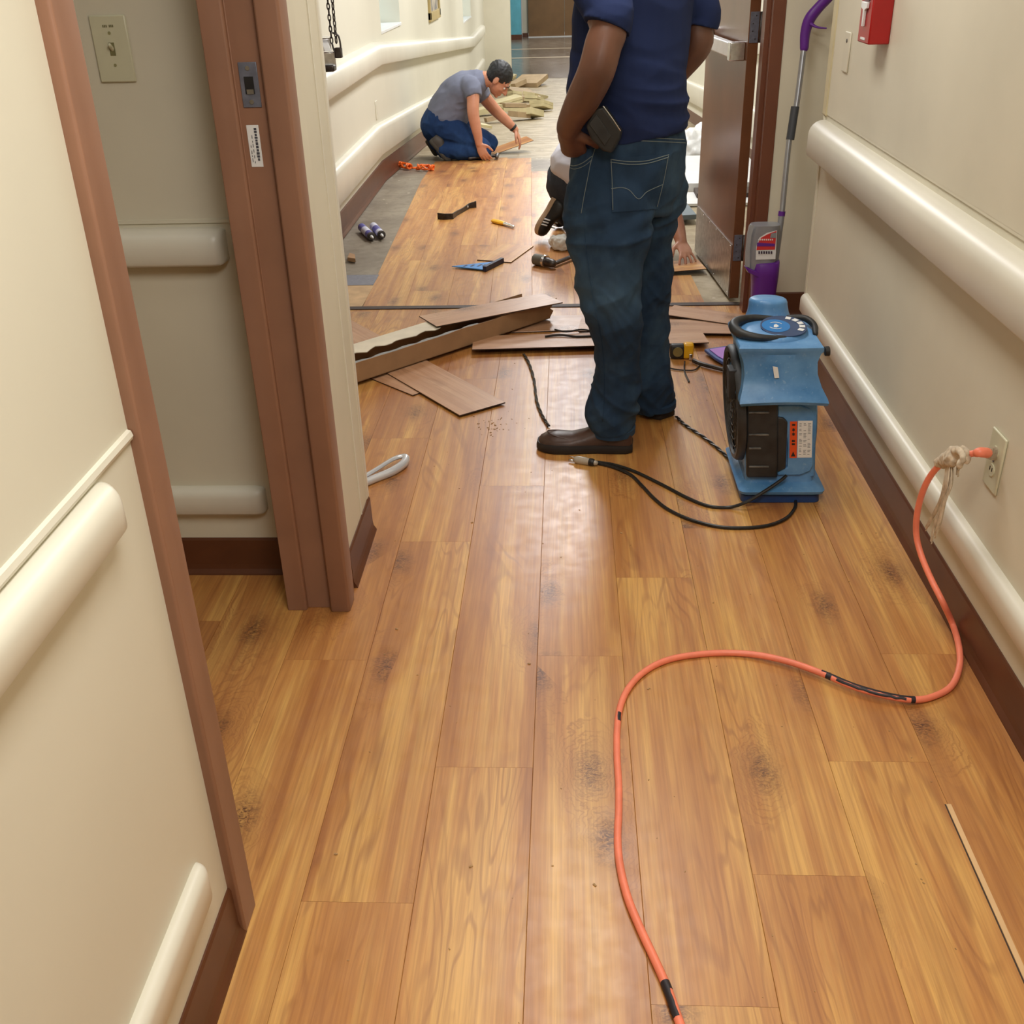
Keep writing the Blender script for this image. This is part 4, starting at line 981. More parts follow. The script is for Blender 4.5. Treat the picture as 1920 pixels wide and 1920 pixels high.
# mallet
ml = thing('hammer', gf(1030, 492), 'grey headed hammer lying left of the hidden worker', 'hammer')
h0, h1 = gf(1003, 486, .030), gf(1020, 489, .032); h2 = gf(1036, 494, .028); h3, h4 = gf(1042, 493, .02), gf(1085, 476, .022)
B().limb([h0, h1], [(.030, .030), (.030, .030)], n=16, dome=False).make('rubber_face', paint('grey_rubber', rgb(104, 102, 92), .6), ml, bevel=.003)
B().limb([h1, h1.lerp(h2, .25)], [(.033, .033), (.033, .033)], n=16, dome=False).make('collar', M_CHROME, ml, bevel=.002)
B().limb([h1.lerp(h2, .2), h2], [(.024, .024), (.022, .022)], n=12).make('head', M_DKSTEEL, ml, smooth_=True)
B().limb([h3, h3.lerp(h4, .5), h4], [(.011, .014), (.010, .013), (.012, .015)], n=10).make('handle', M_DKSTEEL, ml, smooth_=True)
# caulk tubes
def caulk(a, c, lbl, body, band):
    r = .024; A, C_ = gf(*a, r), gf(*c, r); d = (C_-A).normalized(); L_ = (C_-A).length
    t = thing('caulk_tube', (A+C_)/2-Z*r, lbl, 'caulk tube', 'caulk tubes on the bare floor')
    B().lathe(A, d, [(0, r*.9), (.002, r), (L_, r)], 20).make('barrel', body, t, smooth_=True)
    B().lathe(A+d*L_*.35, d, [(0, r*1.01), (L_*.4, r*1.01)], 20).make('wrapper_band', band, t, smooth_=True)
    B().lathe(A+d*L_, d, [(-.004, r*1.04), (.006, r*1.04), (.008, r*.9), (.004, r*.6)], 20).make('end_cap', M_DKSTEEL, t, smooth_=True)
    B().lathe(A+d*L_, d, [(0, r*.4), (.02, r*.36), (.05, r*.12)], 12).make('nozzle', M_WHITE, t, smooth_=True)
MV = paint('violet_print', rgb(84, 84, 158), .4, .1, 30); MW2 = paint('pale_print', rgb(206, 208, 224), .4, .05, 30)
caulk((678, 426), (696, 443), 'caulk tube with violet end, left of the pair on bare concrete', MV, MW2)
caulk((700, 424), (715, 440), 'caulk tube with white end, right of the pair on bare concrete', MW2, MV)
# orange cord bundle
oc = thing('cord_bundle', gf(778, 314), 'bright orange cord bundle lying by the far left base', 'cord')
MO = paint('safety_orange', rgb(246, 112, 30), .5)
rr = random.Random(11)
for (xa, ya), (xb, yb) in (((748, 309), (768, 313)), ((782, 314), (812, 315))):
    A, C_ = gf(xa, ya, .022), gf(xb, yb, .022); d = C_-A; s_ = Vector((-d.y, d.x, 0)).normalized(); pts = []
    for k in range(44):
        u = k*.9; t = .5+.5*math.sin(k*.33); pts.append(A+d*t+s_*math.cos(u)*.022+Z*(.004+.018*math.sin(u)))
    B().tube(pts, .0075, n=6, sub=3).make('coil', MO, oc, smooth_=True)
B().tube([gf(766, 312, .01), gf(774, 315, .008), gf(784, 314, .01)], .008, n=6).make('link_piece', MO, oc, smooth_=True)
B().prism([gf(652, 490, .001), gf(667, 492, .001), gf(666, 484, .001), gf(656, 481, .001)], Z*.022).make('wood_scrap', M_CARD, label='small brown wood scrap on the bare floor by the cream corner', cat='scrap', bevel=.001)
# curved white handle at the left corner
wh = [gf(684, 893, .02), gf(706, 880, .02), gf(735, 862, .022), gf(752, 856, .022), gf(761, 858, .02), gf(756, 870, .014), gf(735, 884, .012), gf(706, 896, .012), gf(684, 905, .012)]
b = B().limb(wh, [(.007, .008), (.007, .008), (.007, .008), (.008, .009), (.012, .012), (.015, .014), (.015, .014), (.014, .013), (.014, .013)], n=12)
b.make('pull_handle', paint('glossy_white_metal', rgb(214, 216, 220), .18, .02, 10, Metallic=.3), label='curved shiny white handle lying on the floor at the left wall corner', cat='handle', smooth_=True)
# tape measure, pad, strap near the standing man
tm = thing('tape_measure', gf(1278, 674), 'yellow and black tape measure on the floor right of the man', 'tape measure')
q0 = gf(1250, 680); q1 = gf(1300, 676)
B().box(.425, .485, 4.10, 4.135, .002, .062).make('black_case', M_BLACKD, tm, bevel=.010, seg=3)
B().box(.478, .520, 4.098, 4.137, .002, .066).make('yellow_case', paint('tape_yellow', rgb(234, 176, 24), .35), tm, bevel=.009, seg=3)
B().cyl((.455, 4.0995, .034), (.455, 4.095, .034), .020, 20).make('badge', paint('tape_badge', rgb(150, 140, 90), .3, Metallic=.5), tm)
B().box(.50, .514, 4.085, 4.10, .003, .028).make('hook', M_CHROME, tm, bevel=.002)
kp_ = thing('knee_pad', gf(1352, 675), 'purple and blue foam knee pad on the floor beside the blue fan', 'pad')
kq = [gf(1320, 660, .01), gf(1345, 656, .01), gf(1392, 650, .01), gf(1398, 690, .01), gf(1372, 694, .01), gf(1340, 676, .01)]
B().prism(kq, Z*.014).make('pad_shell', paint('slate_blue_pad', rgb(62, 88, 150), .5), kp_, bevel=.004)
kc_ = sum(kq, Vector())/6
B().prism([kc_+(p-kc_)*.76+Z*.0145 for p in kq], Z*.004).make('pad_face', paint('lilac_pad', rgb(184, 132, 220), .5), kp_, bevel=.001)
B().tube([gf(1300, 676, .012), gf(1318, 683, .012), gf(1345, 690, .012), gf(1376, 698, .012)], .009, n=8).make('pliers_strap', M_TOOL, label='dark strap lying along the edge of the purple pad', cat='strap', smooth_=True)
B().tube([gf(1248, 688, .005), gf(1270, 693, .005), gf(1300, 694, .005), gf(1312, 686, .005)], .003, n=6).make('thin_wire', M_CORD, label='thin black wire on the floor below the tape measure', cat='wire', smooth_=True)
B().tube([gf(1284, 678, .01), gf(1283, 690, .006), gf(1285, 701, .004), gf(1292, 716, .004)], .0035, n=6).make('belt_clip_wire', M_CORD, label='short dark wire hanging from the tape measure onto floor', cat='wire', smooth_=True)

# ---- pile of cream backed offcuts beyond the kneeling man
M_OFF = paint('cream_plank_back', rgb(206, 194, 152), .6, .08, 8)
M_OFF2 = paint('tan_plank_face', rgb(176, 152, 118), .55, .08, 8)
offs = [(966, 166, .18, .30, .05, 60, 1), (994, 160, .34, .40, .05, 68, 1), (942, 172, .16, .40, .08, 100, 0), (962, 177, .14, .22, .05, 30, 1), (985, 186, .24, .62, .05, 110, 1), (964, 194, .12, .16, .10, 40, 0), (1003, 186, .16, .45, .04, 66, 0), (1001, 196, .17, .24, .06, 66, 0), (960, 214, .22, .32, .09, 22, 1), (950, 200, .30, .42, .06, 15, 0), (1014, 208, .20, .28, .07, 60, 0), (982, 208, .30, .30, .05, 150, 1), (997, 223, .17, .38, .07, 62, 0), (974, 225, .16, .30, .06, 55, 1), (912, 216, .22, .46, .06, 35, 0), (906, 243, .14, .20, .03, 40, 0), (928, 230, .12, .30, .05, 20, 1), (940, 152, .25, .4, .05, 70, 0)]
names = ['brown', 'cream']
desc = ['tan offcut stack at the back of the pile by the tiles', 'wide brown offcut tray shape at the far end of the pile', 'grey cream offcut leaning behind the kneeling man head', 'tan offcut just right of the kneeling man hair', 'tan plank offcut in the middle of the pile', 'small white block in the middle of the offcut pile', 'long cream offcut pointing away at the right of pile', 'small cream block on the right side of the pile', 'tan offcut block behind the kneeling man forearm', 'pale offcut lying under the middle tan block', 'isolated cream offcut furthest right of the pile', 'flat pinkish offcut between the two right cream blocks', 'large cream offcut nearest the camera on the right', 'dark edged offcut beside the large nearest cream one', 'long white offcut seen under the kneeling man chest', 'small pale sliver beside the kneeling man thigh', 'thin tan offcut under the kneeling man forearm', 'pale offcut furthest back left beside the pillar']
rr = random.Random(4)
for (x, y, wd, ln, ht, ang, kk), ds in zip(offs, desc):
    p = gf(x, y); s_ = p.y/11.5; wd *= s_*.85; ln *= s_*.72; ht *= s_*.95; th = math.radians(ang); pitch = math.atan(-RAMP_S*math.sin(th))
    M4 = Matrix.Translation(p+Z*.03)@Matrix.Rotation(math.atan(-RAMP_S) if p.y < RAMP_1 else 0, 4, 'X')@Matrix.Rotation(th, 4, 'Z')@Matrix.Rotation(math.radians(rr.uniform(-13, 13)), 4, 'Y')@Matrix.Rotation(math.radians(rr.uniform(-10, 10)), 4, 'X')
    root = thing('plank_offcut', p, ds, 'offcut')
    nst = max(1, int(ht/.04))
    for k in range(nst):
        o_ = (rr.uniform(-.015, .015), rr.uniform(-.012, .012)); hh = ht/nst
        B().box(-ln/2+o_[0], ln/2+o_[0], -wd/2+o_[1], wd/2+o_[1], hh*k+.001, hh*(k+1)-.002).xf(M4).make('offcut_layer', [M_OFF2 if kk else M_OFF] if k == nst-1 else M_OFF, root, bevel=.002)
# ---- things stacked behind the right door leaf
ws = B().box(.80, 1.38, 7.35, 8.4, .0, .07); ws.make('white_carton', M_WHITE, label='white flat carton on the floor behind the open right door', cat='box', bevel=.004)
B().box(.78, 1.36, 6.95, 7.30, .0, .02).make('foam_board', M_WHITE, label='white foam board lying under the grey slab by the door', cat='board', bevel=.003)
B().prism([gf(1250, 405, .055), gf(1306, 402, .055), gf(1276, 366, .055), gf(1240, 366, .055)], Z*-.03).make('grey_slab', paint('grey_slab', rgb(104, 118, 128), .4), label='grey slab resting beyond the standing man right hip', cat='slab', bevel=.002)
B().box(.86, 1.32, 7.10, 7.30, .021, .05).make('dark_strip', M_EDGE, label='dark strip between white carton and grey slab', cat='strip', bevel=.002)
b = B().limb([(1.02, 8.62, .04), (1.05, 8.68, .12), (1.08, 8.72, .20)], [(.13, .16), (.15, .19), (.06, .08)], n=18)
me = fuse(b, .012, 2, lambda p, n_: (noise.noise(p*13)+.6*noise.noise(p*29))*.03); place(me, 'plastic_bag', M_WHITE, None, (1.04, 8.65, 0), label='crumpled white plastic bag behind the standing man right hip', cat='bag')
b = B().limb([gf(1040, 452, .03), gf(1052, 455, .04), gf(1070, 458, .03)], [(.03, .04), (.045, .05), (.035, .04)], n=14)
me = fuse(b, .006, 2, lambda p, n_: (noise.noise(p*30)+.5*noise.noise(p*70))*.012); place(me, 'white_rag', paint('white_cotton', rgb(222, 222, 214), .9), None, gf(1052, 455), label='white cloth lying below the striped black shoe', cat='rag')
# ---- sawdust crumbs and chips on the near floor
b = B(); rr = random.Random(21)
def crumb(p, s):
    M4 = Matrix.Translation(p)@Matrix.Rotation(rr.random()*6.3, 4, 'Z'); b.box(-s, s, -s*.5, s*.5, 0, s*.5, M=M4)
for i in range(170):
    y = 1.0+3.4*rr.random()**.8; crumb(Vector((rr.uniform(-.5, .9), y, .0002)), rr.uniform(.0008, .0022))
for i in range(34): q = gf(900+rr.gauss(22, 16), 798+rr.gauss(0, 9)); crumb(Vector((q.x, q.y, .0002)), rr.uniform(.0015, .0035))
for px_, py_ in ((992, 1245), (1216, 1292), (1115, 1660), (630, 1602), (883, 1625), (744, 1180), (885, 980), (1165, 1000)): q = gf(px_, py_); crumb(Vector((q.x, q.y, .0002)), .0035)
b.make('wood_crumbs', paint('crumb', rgb(176, 140, 96), .8, .2, 300), label='tiny wood crumbs and chips scattered over the near plank floor', cat='crumbs', kind='stuff', origin=(0, 2.5, 0))

# ======================================================================= people
def skinmat(name, c, c2):
    n = N(name); v = n.obj(); f = n.noise(v, 9, 4); g = n.noise(v, 260, 2)
    return n.out(n.mix(n.mapr(f, .35, .65), c, c2), 0.45, g, .15, .0008, Subsurface_Weight=.06, Subsurface_Scale=.01)
def denim(name, c, fade, fz=None):
    n = N(name); v = n.obj(); tw_ = n.n('ShaderNodeTexWave', i_Scale=260.0, i_Distortion=1.0, bands_direction='DIAGONAL'); n.t.links.new(v, tw_.inputs['Vector'])
    f = n.noise(v, 3.2, 5, .6); g = n.noise(n.scale(v, (30, 30, 9)), 1.0, 4, .6)
    col = n.mix(n.mapr(f, .46, .70, 0, .75), c, fade); col = n.mix(n.mapr(g, .45, .75, 0, .35), col, tuple(x*.45 for x in c[:3])+(1,))
    if fz:
        sep = n.n('ShaderNodeSeparateXYZ', i_0=v); col = n.mix(n.math('MULTIPLY', n.mapr(n.math('ABSOLUTE', n.math('SUBTRACT', sep.outputs[2], fz[0])), 0, fz[1], .45, 0), n.mapr(sep.outputs[0], fz[2], fz[2]-.08, 0, 1)), col, fade)
    return n.out(col, .85, n.math('ADD', tw_.outputs['Fac'], g), .25, .0008, Specular_IOR_Level=.25)
def cloth(name, c, var=.1):
    n = N(name); v = n.obj(); f = n.noise(v, 6, 4); g = n.noise(v, 420, 2)
    return n.out(n.mix(n.mapr(f, .35, .65), c, tuple(x*(1-var*2) for x in c[:3])+(1,)), .9, g, .25, .0007, Specular_IOR_Level=.2)
S_DK = skinmat('deep_brown_skin', rgb(92, 60, 46), rgb(112, 74, 56)); S_MD = skinmat('tan_skin', rgb(190, 128, 100), rgb(206, 146, 116)); S_LT = skinmat('light_skin', rgb(206, 158, 132), rgb(188, 132, 108))
J1 = denim('dark_blue_denim', rgb(35, 56, 80), rgb(74, 100, 122), (.55, .12, .10)); J2 = denim('blue_denim', rgb(26, 52, 94), rgb(44, 78, 128)); J3 = denim('charcoal_work_trousers', rgb(44, 50, 60), rgb(70, 74, 80))
T1 = cloth('navy_shirt_knit', rgb(34, 46, 84)); T2 = cloth('heather_grey_shirt', rgb(120, 124, 142)); T3 = cloth('white_shirt', rgb(214, 214, 222), .05)
HAIR = paint('black_hair', (.012, .012, .014, 1), .55, .3, 60, .5, 300, .002)
SOLE = paint('dark_rubber_sole', rgb(34, 30, 30), .6, .1, 30); LEATH = paint('brown_leather', rgb(72, 48, 38), .38, .15, 18, .3, 120, .001)
EYE = paint('eye_white', rgb(230, 226, 218), .2); IRIS = paint('dark_iris', rgb(30, 20, 14), .2)

def head(b, c, R, s=1.0):
    c = Vector(c); P = lambda x, y, z: c+R@Vector((x*s, y*s, z*s)); e = lambda q, r: b.ell(P(*q), [k*s for k in r], R, 18)
    e((0, -.012, .028), (.074, .094, .088)); e((0, .028, -.028), (.059, .062, .076)); e((0, .036, -.073), (.043, .044, .034)); e((0, .070, -.093), (.019, .016, .015))
    e((0, .074, .018), (.050, .017, .012)); e((0, .082, -.062), (.023, .012, .006)); e((0, .081, -.072), (.020, .011, .006))
    for q in (-1, 1):
        e((q*.076, -.006, -.008), (.009, .019, .031)); e((q*.034, .060, -.030), (.022, .020, .020)); e((q*.012, .092, -.036), (.010, .011, .009))
    b.limb([P(0, .080, .008), P(0, .100, -.018), P(0, .108, -.035)], [.009*s, .011*s, .013*s], n=10)
def headbits(root, c, R, s, beard=False):
    c = Vector(c); P = lambda x, y, z: c+R@Vector((x*s, y*s, z*s))
    for q in (-1, 1):
        ey = B().ell(P(q*.030, .0745, -.006), [.0105*s, .0100*s, .0075*s], R, 12).make('eye', EYE, root, smooth_=True)
        B().ell(P(q*.030, .0825, -.008), [.0052*s, .004*s, .0052*s], R, 10).make('iris', IRIS, ey, smooth_=True)
        B().limb([P(q*.014, .092, .016), P(q*.032, .089, .021), P(q*.048, .078, .015)], [.003*s, .004*s, .002*s], n=6).make('eyebrow', HAIR, root, smooth_=True)
    b = B().ell(P(0, -.022, .040), (.0815*s, .100*s, .090*s), R, 28)
    b.ell(P(0, -.045, -.005), (.070*s, .062*s, .065*s), R, 20)
    for q in (-1, 1): b.limb([P(q*.068, .012, .04), P(q*.072, .008, .005)], [.012*s, .006*s], n=8)
    me = fuse(b, .006*s, 2, lambda p, n_: noise.noise(p*60)*.004+noise.noise(p*150)*.002)
    place(me, 'hair', HAIR, root, wl(root))
def hand(b, w_, d, pn, side, s=1.0, curl=.35, spread=.10, thumb=.6):
    """w_: wrist, d: towards fingertips, pn: palm normal (fingers curl to it), side: +1/-1 thumb side along d x pn"""
    w_ = Vector(w_); d = Vector(d).normalized(); pn = Vector(pn); pn = (pn-d*pn.dot(d)).normalized(); u = d.cross(pn)*side
    b.limb([w_-d*.015*s, w_+d*.02*s, w_+d*.055*s, w_+d*.088*s], [(.013*s, .026*s), (.015*s, .034*s), (.014*s, .041*s), (.011*s, .040*s)], ref=pn, n=14)
    for k, (o, L_, r) in enumerate(((.030, .072, .0090), (.010, .080, .0092), (-.010, .075, .0088), (-.029, .058, .0078))):
        p = w_+d*(.086 if k != 3 else .078)*s+u*o*s; dr = (d+u*(spread*(1.5-k))).normalized(); pts = [p-dr*.012*s, p]; a = curl*.6*(1+.12*k)
        for seg, f in enumerate((.45, .32, .23)):
            dr = (dr*math.cos(a)+pn*math.sin(a)).normalized(); p = p+dr*L_*f*s; pts.append(p); a = curl*(1.1-.2*seg)
        b.limb(pts, [r*s, r*s, r*.98*s, r*.9*s, r*.78*s], n=10, sub=3)
    p = w_+d*.022*s+u*.026*s; dr = (d*.62+u*.75+pn*.25*thumb).normalized(); q = p+dr*.038*s; dr2 = (d*.85+u*.35+pn*.45*thumb).normalized()
    b.limb([p-dr*.01*s, p, q, q+dr2*.030*s, q+dr2*.052*s], [.014*s, .014*s, .0118*s, .0105*s, .009*s], n=10, sub=3)
def shoe(par, o, fwd, up, L=.30, W=1.0, upper=None, sole=None, name='shoe', stripes=False, wedge=0.0):
    o = Vector(o); f = Vector(fwd).normalized(); up = Vector(up); up = (up-f*up.dot(f)).normalized(); r = f.cross(up)
    T = lambda x, y, z: o+r*x+f*y+up*z
    sec = [(-.004, .020, .030, .060), (.02, .033, .030, .078), (.12, .037, .030, .090), (.26, .036, .030, .098), (.38, .037, .028, .088), (.50, .040, .026, .070), (.64, .046, .024, .056), (.80, .047, .022, .056), (.91, .041, .020, .053), (.975, .030, .020, .043), (1.0, .014, .020, .030)]
    b = B(); R = []
    for t, hw, z0, z1 in sec:
        hw *= W; ring = []
        for i in range(20):
            a = 2*PI*i/20; cx = math.cos(a); sx = math.sin(a); x = hw*math.copysign(abs(cx)**.75, cx); zz = (z1-z0)*(max(sx, 0)**.8)+z0 if sx > 0 else z0
            if sx > 0: x *= 1-.28*(max(sx, 0)**2)
            ring.append(T(x, t*L, zz))
        R.append(ring)
    b.rings(R); u_ = b.make(name, upper, par, smooth_=True, angle=60)
    def outline(z, g):
        P = []
        prof = [(0.0, .026), (.06, .036), (.2, .038), (.36, .037), (.52, .042), (.68, .049), (.82, .049), (.92, .040), (.98, .026), (1.005, .010)]
        for t, hw in prof: P.append(T((hw*W+g), t*L+(g if t > .9 else (-g if t < .03 else 0)), z))
        for t, hw in prof[::-1]: P.append(T(-(hw*W+g), t*L+(g if t > .9 else (-g if t < .03 else 0)), z))
        return P
    B().rings([outline(0, .0), outline(.006, .004), outline(.020, .004), outline(.030, .0015)]).make('sole', sole, u_, smooth_=True, angle=50)
    return u_, T
def onmesh(o):
    from mathutils.bvhtree import BVHTree
    me = o.data; off = wl(o); t = BVHTree.FromPolygons([v.co+off for v in me.vertices], [p.vertices[:] for p in me.polygons])
    def f(x, y, lift=.0015):
        d = Vector(ray(x, y)).normalized(); h = t.ray_cast(Vector((0, 0, CAMH)), d, 20)
        return None if h[0] is None else h[0]+(h[1] if h[1].dot(d) < 0 else -h[1])*lift
    return f
def stitch(f, L_, r, m, par, name='stitching', lift=.0008):
    P = smooth([Vector((x, y, 0)) for x, y in L_], 8); q = [f(p.x, p.y, lift) for p in P]; q = [p for p in q if p is not None]
    if len(q) > 3: return B().limb(q, r, n=5, sub=1, dome=False).make(name, m, par)
def crease(p, f, amp, seed=0):
    return (1-abs(noise.noise(Vector((p.x*f[0]+seed, p.y*f[1], p.z*f[2])))*2))*amp

# ---------------- the standing man
SM = thing('person', (0.20, 3.40, 0), 'person standing in navy shirt, dark blue jeans and brown shoes, left hand in pocket', 'person')
Lx, Fx = Vector((.72, .69, 0)).normalized(), Vector((-.69, .72, 0)).normalized()
def at2(x, y, Y): return at(x, y, Y)
# skin body
bb = B(); hc = Vector((.175, 3.42, 1.70)); Rh = Matrix((( Lx.x, Fx.x*.96, -Fx.x*-.0+0), (Lx.y, Fx.y*.96, 0), (0, 0, 1)))
def rotm(right, fwd, up):
    right = Vector(right).normalized(); fwd = Vector(fwd).normalized(); up = right.cross(fwd).normalized(); fwd = up.cross(right)
    return Matrix((right, fwd, up)).transposed()
Rh = rotm(Lx, Fx*.94-Vector((0, 0, .34)), None or (0, 0, 1))
head(bb, hc+Fx*.03, Rh, 1.02)
tc = lambda z, f=0, l=0: Vector((.195, 3.40, z))+Fx*f+Lx*l
bb.limb([tc(.93), tc(1.05, .01), tc(1.2, .0), tc(1.36, -.01), tc(1.47, -.01)], [(.17, .125), (.165, .135), (.17, .125), (.18, .11), (.12, .07)], ref=Lx, n=20)
bb.limb([tc(1.45, -.01), tc(1.55, 0), tc(1.66, .015)], [(.07, .065), (.058, .060), (.055, .06)], ref=Lx, n=16)
shL, shR = tc(1.415, -.01, -.18), tc(1.415, -.01, .17)
el = at(1117, 136, 3.13); wr = at(1065, 240, 3.215)
bb.limb([tc(1.45, 0, -.10), shL, at(1140, 45, 3.17), at(1131, 85, 3.14), el, at(1094, 184, 3.155), at(1076, 216, 3.19), wr], [.05, .052, .052, .052, .0515, .0485, .041, (.0345, .036)], n=18)
hd = (at(1082, 302, 3.345)-wr)
hand(bb, wr+hd.normalized()*.004, hd, Vector((.35, .9, 0)), 1, 1.10, .35, .02)
bb.limb([wr, wr+hd*.3, wr+hd*.62], [(.034, .036), (.036, .031), (.040, .026)], ref=Vector((1, 0, 0)), n=14)
elR = at(1306, 84, 3.53); wrR = Vector((.27, 3.60, 1.05))
bb.limb([tc(1.45, 0, .10), shR, at(1311, 30, 3.53), elR+Vector((0, 0, .05)), elR, elR.lerp(wrR, .4), wrR], [.05, .050, .046, .047, .048, .045, .033], n=16)
hand(bb, wrR, Vector((-.4, .05, -.7)), Vector((-.2, -1, 0)), 1, 1.05, .5)
# legs inside the jeans
for pts in ([tc(.92, 0, -.09), at(1145, 500, 3.28), at(1148, 590, 3.25), at(1156, 700, 3.27), at(1150, 812, 3.27)], [tc(.92, 0, .08), at(1207, 450, 3.49), at(1208, 590, 3.52), at(1210, 690, 3.53), at(1226, 752, 3.535)]):
    bb.limb(pts, [.09, .060, .050, .050, .036], n=14)
me = fuse(bb, .0048, 3); body = place(me, 'body', S_DK, SM, wl(SM))
headbits(body, hc+Fx*.03, Rh, 1.02)
# jeans
b = B()
b.limb([at(1183, 243, 3.40), at(1182, 270, 3.40), at(1178, 305, 3.40), at(1172, 350, 3.40), at(1170, 395, 3.40)], [(.176, .152), (.184, .160), (.190, .166), (.182, .160), (.145, .135)], ref=Lx, n=32, dome=False)
b.limb([at(1150, 330, 3.33), at(1142, 380, 3.31), at(1141, 430, 3.29), at(1139, 480, 3.27), at(1140, 530, 3.25), at(1147, 575, 3.24), at(1155, 620, 3.25), at(1157, 680, 3.27), at(1155, 730, 3.27), at(1146, 772, 3.27), at(1149, 802, 3.268)],
       [(.12, .11), (.136, .126), (.132, .125), (.118, .112), (.102, .10), (.088, .088), (.076, .080), (.071, .078), (.076, .082), (.086, .088), (.075, .084)], ref=Vector((1, 0, 0)), n=28, dome=False)
b.limb([at(1226, 330, 3.47), at(1228, 370, 3.47), at(1218, 410, 3.48), at(1206, 450, 3.49), at(1206, 500, 3.50), at(1208, 600, 3.52), at(1210, 680, 3.53), at(1216, 725, 3.53), at(1226, 758, 3.535)],
       [(.10, .095), (.100, .10), (.094, .10), (.093, .096), (.094, .095), (.085, .086), (.082, .085), (.084, .086), (.074, .082)], ref=Vector((1, 0, 0)), n=26, dome=False)
def jw(p, n_):
    z = p.z; a = 0.0
    a += .009*crease(p, (8, 8, 9), 1, 3)
    k = math.exp(-((z-.46)/.10)**2)+1.3*math.exp(-((z-.14)/.10)**2)+.2
    q = noise.noise(p*4.0)
    a += .0065*k*crease(Vector((p.x, p.y, p.z+.8*(p.x-.2)+.10*q)), (7, 7, 20), 1, 11)+.004*k*crease(Vector((p.x, p.y, p.z-.9*(p.x-.2))), (9, 9, 17), 1, 21)
    k2 = math.exp(-((z-.74)/.07)**2); a += .012*k2*crease(Vector((p.x, p.y, p.z-.25*p.x)), (3, 3, 22), 1, 7)
    return a-.006
me = fuse(b, .0052, 3, jw); jeans = place(me, 'jeans', J1, SM, wl(SM))
fj = onmesh(jeans)
ST = paint('jeans_thread', rgb(122, 132, 130), .8)
def patch(f, c00, c10, c11, c01, nx, ny, lift, th):
    b = B(); G = []
    for j in range(ny+1):
        row = []
        for i in range(nx+1):
            u, v = i/nx, j/ny; x = (c00[0]*(1-u)+c10[0]*u)*(1-v)+(c01[0]*(1-u)+c11[0]*u)*v; y = (c00[1]*(1-u)+c10[1]*u)*(1-v)+(c01[1]*(1-u)+c11[1]*u)*v
            row.append((x, y))
        G.append(row)
    top_ = [[f(x, y, lift) for x, y in r] for r in G]; bot = [[f(x, y, lift-th) for x, y in r] for r in G]
    if any(p is None for r in top_ for p in r): return None
    vt = [[b.bm.verts.new(p) for p in r] for r in top_]; vb = [[b.bm.verts.new(p) for p in r] for r in bot]
    for j in range(ny):
        for i in range(nx):
            b.bm.faces.new((vt[j][i], vt[j][i+1], vt[j+1][i+1], vt[j+1][i])); b.bm.faces.new((vb[j][i], vb[j+1][i], vb[j+1][i+1], vb[j][i+1]))
    for j in range(ny): 
        b.bm.faces.new((vt[j][0], vt[j+1][0], vb[j+1][0], vb[j][0])); b.bm.faces.new((vt[j][nx], vb[j][nx], vb[j+1][nx], vt[j+1][nx]))
    for i in range(nx):
        b.bm.faces.new((vt[0][i], vb[0][i], vb[0][i+1], vt[0][i+1])); b.bm.faces.new((vt[ny][i], vt[ny][i+1], vb[ny][i+1], vb[ny][i]))
    return b
pb = patch(fj, (1143, 297), (1256, 288), (1233, 392), (1147, 398), 14, 12, .0035, .005)
if pb:
    pk = pb.make('back_pocket', J1, jeans, smooth_=True); fp = onmesh(pk)
    stitch(fp, [(1145, 299), (1180, 303), (1215, 301), (1254, 290)], .0011, ST, pk); stitch(fp, [(1145, 304), (1180, 308), (1215, 306), (1253, 295)], .0011, ST, pk)
    stitch(fp, [(1146, 354), (1165, 352), (1180, 357), (1197, 373), (1212, 360), (1228, 352), (1242, 346)], .0010, ST, pk)
    stitch(fp, [(1146, 300), (1148, 350), (1149, 394)], .0010, ST, pk); stitch(fp, [(1253, 292), (1244, 340), (1232, 388)], .0010, ST, pk)
stitch(fj, [(1164, 257), (1200, 257), (1245, 260), (1288, 262)], .0012, ST, jeans); stitch(fj, [(1164, 264), (1200, 264), (1245, 266), (1285, 268)], .0012, ST, jeans)
stitch(fj, [(1118, 273), (1108, 305), (1101, 340), (1096, 365), (1090, 400)], .0010, ST, jeans); stitch(fj, [(1062, 306), (1075, 311), (1092, 306), (1110, 293)], .0012, ST, jeans); stitch(fj, [(1064, 312), (1077, 317), (1094, 312), (1110, 300)], .0010, ST, jeans)
stitch(fj, [(1094, 400), (1100, 480), (1112, 560), (1128, 640), (1133, 720), (1130, 790)], .0012, J1, jeans, 'side_seam', .001)
for cx_, cy_, Y_, a_, b2 in ((1147, 806, 3.268, .078, .087), (1227, 759, 3.535, .076, .084)):
    c = at(cx_, cy_, Y_); b = B().rings([[c+Vector((a_*k*math.cos(u), b2*k*math.sin(u), z)) for u in [2*PI*i/32 for i in range(32)]] for z, k in ((.0, .97), (-.002, 1.02), (.018, 1.02), (.02, .97))]); b.make('cuff', J1, jeans, smooth_=True)
